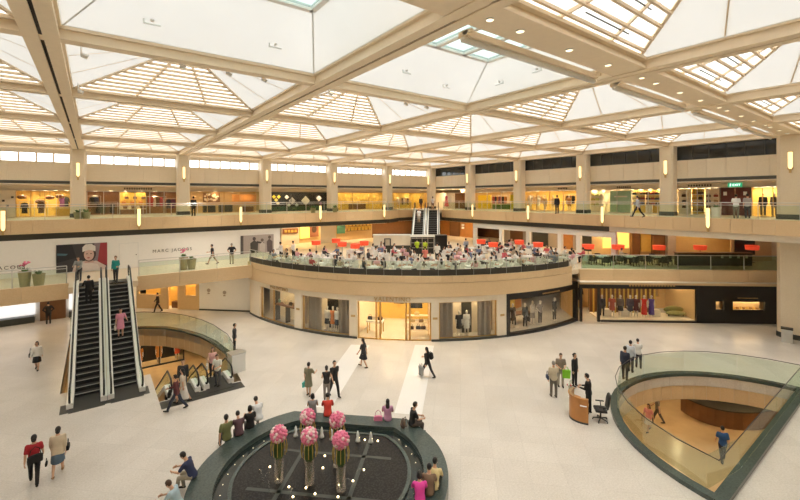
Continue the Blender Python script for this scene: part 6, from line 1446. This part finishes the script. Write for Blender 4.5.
# rear wall of the terrace level under the galleries
HM = 6.72-ZM
for side, px0, px1, v, m_ in ((A,281,299,3.2,M['cream']),(A,299,372,4.2,M['warm_wall']),(A,372,440,4.2,M['brown_wood']),(B_,440,476,3.6,M['wood']),(B_,470,560,6,M['brown_wood'])): wall_piece(side, px0, px1, v, m_, 0, HM, .12, ZM)
panel(A, 282.5, 298, 3.05, 1.35, 1.95, cm((.28,.10,.05)), 'dark red name panel on the cream wall beside the hoarding', .08, 'name_board', 'sign', ZM)
for i in range(4): panel(A, 284.5+i*3.3, 286.8+i*3.3, 2.98, 1.5, 1.8, M['gold'], 'golden mark on the dark red name panel', .05, 'golden_mark', 'sign mark', ZM, 'golden marks on the red panel')
panel(A, 300, 309.5, 3.9, .6, 2.2, mat('lit_yellow', (.8,.6,.1), .5, emis=(1,.66,.12), es=.8), 'glowing yellow panel behind the dining terrace', .1, base=ZM)
pt = panel(A, 310, 318.5, 3.9, .7, 2.3, cm((.30,.12,.06)), 'brown poster with a dark rounded head shape behind the terrace', .1, 'poster', 'poster', ZM); b = MB(); b.ell((.55,-.02,.95),(.34,.02,.42),12,8); b.build('head_shape', cm((.09,.05,.03)), pt)
panel(A, 320.5, 336, 2.2, .0, 2.55, M['white'], 'plain white screen standing behind the dining terrace', .1, 'screen', 'screen', ZM)
panel(A, 337, 345, 3.9, .9, 2.3, cm((.05,.16,.10)), 'dark green display panel beside the white screen', .1, base=ZM)
panel(A, 346, 371, 3.9, 1.2, 2.4, M['gold'], 'golden bottle wall behind the red lamps', .1, base=ZM)
for i in range(14): 
    u = pu(A,347+i*1.75,3.7); b = MB(); b.lathe([(.06,0),(.06,.25),(.025,.34),(.025,.45)], n=7); q = b.build('bottle', cm(((.3,.08,.03),(.5,.3,.06),(.08,.12,.05))[i % 3],.2), None, LW_(A,u,3.7,1.2+.6*(i % 2),ZM)); tag(q, 'bottle on the golden bottle wall behind the red lamps', 'bottle', 'bottles on the golden wall')
for z in (1.2,1.8): panel(A, 346, 371, 3.6, z-.04, z, M['brown_wood'], 'shelf of the golden bottle wall, %s' % ('lower one' if z < 1.5 else 'upper one'), .28, 'wall_shelf', 'shelf', ZM)
for px0, px1, side, v, n in ((283,300,A,1.5,2),(302,372,A,2.5,6),(374,412,A,2.5,3),(444,474,B_,1.8,3)): lamps(side, px0, px1, v, n, ZM, HM, .24)
pn2 = panel(B_, 449.5, 459, 3.4, 0, 2.3, M['brown_wood'], 'brown wooden double door behind the black cabinet', .1, 'double_door', 'door', ZM)
for z in (1.15,1.55): panel(B_, 461.5, 464, 3.5, z, z+.3, M['white'], 'small white square notice on the brown wall, '+('lower one' if z < 1.4 else 'upper one'), .04, 'notice', 'notice', ZM)
# straight side promenade: rear wall, counter, tables, lamps
def pw(px, v, name, m_, z0, z1, label=None, cat='panel', px1=None, th=.12, group=None):
    b = MB(); d0 = Sv(px, v); d1 = Sv(px1, v); gbox(b, d0, d1, v, v+th, ZM+z0, ZM+z1); o = b.build(name, m_)
    return tag(o, label, cat, group) if label else struct(o)
def Sv(px, v):
    d = ray(px); o = Q0+N1*v; det = d[0]*(-E1[1]) + d[1]*E1[0]; t = (o[0]*(-E1[1]) + o[1]*E1[0])/det; return (t*Vector(d)-o).dot(E1)
pw(592, 6.2, 'wall_promenade', M['warm_wall'], 0, HM, px1=735); pw(731, 4.6, 'wall_promenade', M['stone'], 0, HM, px1=790)
b = MB(); gbox(b, Sv(606,1.5), Sv(760,1.5)+3, 2.2, 6.3, 6.70, 6.72)
pw(603, 6.05, 'display_board', mat('lit_gold', (.8,.55,.12), .5, emis=(1,.62,.14), es=.7), .9, 2.4, 'glowing golden panel at the pavilion end of the promenade', px1=629)
pw(632, 5.7, 'wine_rack', M['brown_wood'], 0, 2.3, 'tall dark wine rack on the promenade beside the golden panel', 'rack', px1=640, th=.4); pw(641, 6.05, 'display_board', M['yellow_wall'], .6, 2.3, 'yellow wall panel between two dark wine racks', px1=652)
pw(653, 5.7, 'wine_rack', M['brown_wood'], 0, 2.2, 'wide dark wine rack on the promenade behind a red lamp', 'rack', px1=665, th=.4); pw(668, 5.4, 'stone_pier', M['taupe'], 0, HM-.02, 'taupe stone pier on the promenade', 'pier', px1=676, th=.7)
pw(679, 6.0, 'cove_light', mat('cove_lamp', (.9,.7,.2), .5, emis=(1,.70,.2), es=2.5), 2.15, 2.28, 'long glowing yellow cove lamp on the promenade wall', 'lamp', px1=720, th=.1)
pw(735, 4.5, 'display_screen', M['black'], .55, 2.0, 'black display screen on the stone wall of the promenade', 'screen', px1=755, th=.08)
for i in range(6):
    s = Sv(612+i*22,4.5); ceiling_light((*G(s,4.5,0)[:2],6.71), .13, label='warm ceiling lamp above the side promenade', group='promenade ceiling lamps') if G(s,4.5,0)[0] > 36.3 else None
pc = thing('bar_counter', 'dark bar counter behind the promenade glass', 'counter', G(Sv(678,1.9),1.9,ZM), RZG); w = Sv(752,1.9)-Sv(678,1.9)
b = MB(); b.lohi((0,0,0),(w,.5,1.0)); b.build('body', M['dark_band'], pc); b = MB(); b.lohi((-.05,-.06,1.0),(w+.05,.55,1.06)); b.build('counter_top', M['brown_wood'], pc)
for i in range(4): b = MB(); b.lohi((w*(.58+.11*i),-.03,.62),(w*(.61+.11*i),-.005,.86)); b.build('white_mark', M['white'], pc)
cd = MB(); cd.V, cd.F, cd.M = list(cb.V), list(cb.F), list(cb.M); CHD = cd.mesh('armchair', M['chair_dark'])
for i, px in enumerate((602,630,658)):
    s = Sv(px,2.2); x, y = G(s,2.2,0)[:2]
    t = tag(link('dining_table', TBL, None, (x,y,ZM), RZG), 'small square dining table under a white cloth on the side promenade', 'table', 'tables on the side promenade'); link('pedestal', PED, t)
    for k in (0,1,2,3):
        az = RZG+k*pi/2; cx, cy = x-.78*math.cos(az), y-.78*math.sin(az); ch = link('armchair', CHD, None, (cx,cy,ZM+.001), az-pi/2); tag(ch, 'dark armchair at a table on the side promenade', 'chair', 'chairs on the side promenade')
        if k != 1 and rnd.random() < .5: c, nm = rnd.choice(TOPS); person((cx,cy,ZM+.004), az, 'dine', ('tee',c), ('trousers',K), ('short','black'), 'seated diner in %s on the side promenade' % nm, 1.68, group='diners in %s on the promenade' % nm, shoes=None)
for px, py in ((588,246.5),(618,247),(659,247.5),(700,247.5),(752,247.5)):
    vv = 2.9 if px < 640 else 3.6; s = Sv(px,vv); x, y = G(s,vv,0)[:2]; dd = x*FW[0]+y*FW[1]; zc = EYE-(py-horizon(px))*dd/FOC-ZM; red_lamp(x, y, 'standing lamp with a broad red shade on the side promenade', 'red lamps on the side promenade', hh=max(1.1,zc-.14), r=.5)

# ------------------------------------------------------------------ basement
for x, y in ((14,8),(15,11),(18,12),(21,12),(24,15),(31,4),(33,6),(17,2),(21,2),(25,2),(29,2.5),(18,7),(21,5.5),(21,8.5),(24,6),(24,9),(27,5.5),(27,9.5),(30,7),(30,10.5),(24,12.5),(28,13),(20,11.5),(33,8)): ceiling_light((x,y,-1.27), .19, 'shop_light', 'warm downlight in the basement under the D-shaped opening', 'basement downlights by the desk') if (math.hypot(x-DC[0],y-DC[1]) > DR+.5 or y < DY-.5) else None
for x, y in ((7.6,25),(7.4,28),(7,35),(-3,29),(-3,34),(2,38.5),(4.5,37.5),(7.4,31),(7.4,34.5),(0.5,39)): ceiling_light((x,y,-1.27), .19, 'shop_light', 'warm downlight in the basement under the escalator opening', 'basement downlights by the escalators')
bc = thing('bar_counter', 'dark brown curved counter on the basement floor', 'counter', (33.6,8.9,ZB))
def bcur(r0, r1, z0, z1, a0, a1, n=18):
    b = MB(); rs = []
    for i in range(n+1): t = R(a0+(a1-a0)*i/n); rs.append([(r*math.cos(t)*1.5,r*math.sin(t),z) for r, z in ((r0,z0),(r1,z0),(r1,z1),(r0,z1))])
    return b.rings(rs)
bcur(2.2,2.8,0,1.05,150,300).build('body', M['brown_wood'], bc); bcur(2.1,2.9,1.05,1.12,150,300).build('counter_top', M['dark_band'], bc); bcur(1.6,1.7,0,2.5,150,300).build('back_wall', M['black'], bc); bcur(1.72,2.0,1.5,1.56,160,260).build('shelf', M['white'], bc)
for i in range(9):
    t = R(165+i*11); q = link('handbag', HBAG, None, (33.6+1.86*math.cos(t)*1.5, 8.9+1.86*math.sin(t), ZB+1.562), t); q.scale = (.7,.7,.7); paint(q, cm((.75,.6,.35))); tag(q, 'pale parcel on the shelf behind the basement counter', 'parcel', 'parcels behind the basement counter')
bs_ = thing('shop_window', 'lit clothes window of the basement behind the escalators', 'shop window', (-1.0,38.6,ZB)); 
b = MB(); b.lohi((0,0,0),(7,.06,.12)); b.lohi((0,0,2.4),(7,.06,2.6)); [b.lohi((i*1.75-.04,0,0),(i*1.75+.04,.06,2.5)) for i in range(5)]; b.build('window_frame', M['dark_metal'], bs_)
b = MB(); b.lohi((0,1.6,0),(7,1.7,2.6)); b.build('rear_wall', M['black'], bs_)
for i, (c, lab) in enumerate((((.6,.08,.03),'red'),((.05,.04,.04),'black'),((.6,.22,.05),'orange'),((.7,.35,.12),'tan'),((.65,.12,.06),'scarlet'))):
    mannequin('A', 0, 0, ('dress',c), None, 'mannequin in a %s dress in the basement clothes window' % lab, loc=(.2+i*1.35,39.2,ZB+.003), az=R(-90), hh=1.72)
for x in (.5,2.5,4.5): ceiling_light((x,39.4,-1.27), .2, 'shop_light', 'warm downlight in the basement clothes window', 'basement window downlights')
# ------------------------------------------------------------------ sky, camera, colour
w = bpy.data.worlds.new('sky'); sc.world = w; w.use_nodes = True
bg = w.node_tree.nodes['Background']; bg.inputs[0].default_value = (.97,.985,1,1); bg.inputs[1].default_value = 2.6
cam = bpy.data.cameras.new('camera'); co = bpy.data.objects.new('camera', cam); COL.objects.link(co); sc.camera = co
cam.sensor_width = 36; cam.lens = FOC/800*36; cam.shift_y = -(250-198)/800*-1*-1; cam.clip_end = 300
co.location = (0,0,EYE)
co.rotation_euler = (Matrix.Rotation(AZ-pi/2, 3, 'Z') @ Matrix.Rotation(pi/2, 3, 'X') @ Matrix.Rotation(R(-.19), 3, 'Z')).to_euler()
sc.view_settings.view_transform = 'Standard'; sc.view_settings.look = 'None'; sc.view_settings.gamma = 1; sc.view_settings.use_curve_mapping = False
sc.view_settings.exposure = .85
sc.cycles.use_denoising = True
sc.cycles.max_bounces = 8; sc.cycles.diffuse_bounces = 5; sc.cycles.transparent_max_bounces = 24
sc.cycles.sample_clamp_indirect = 8
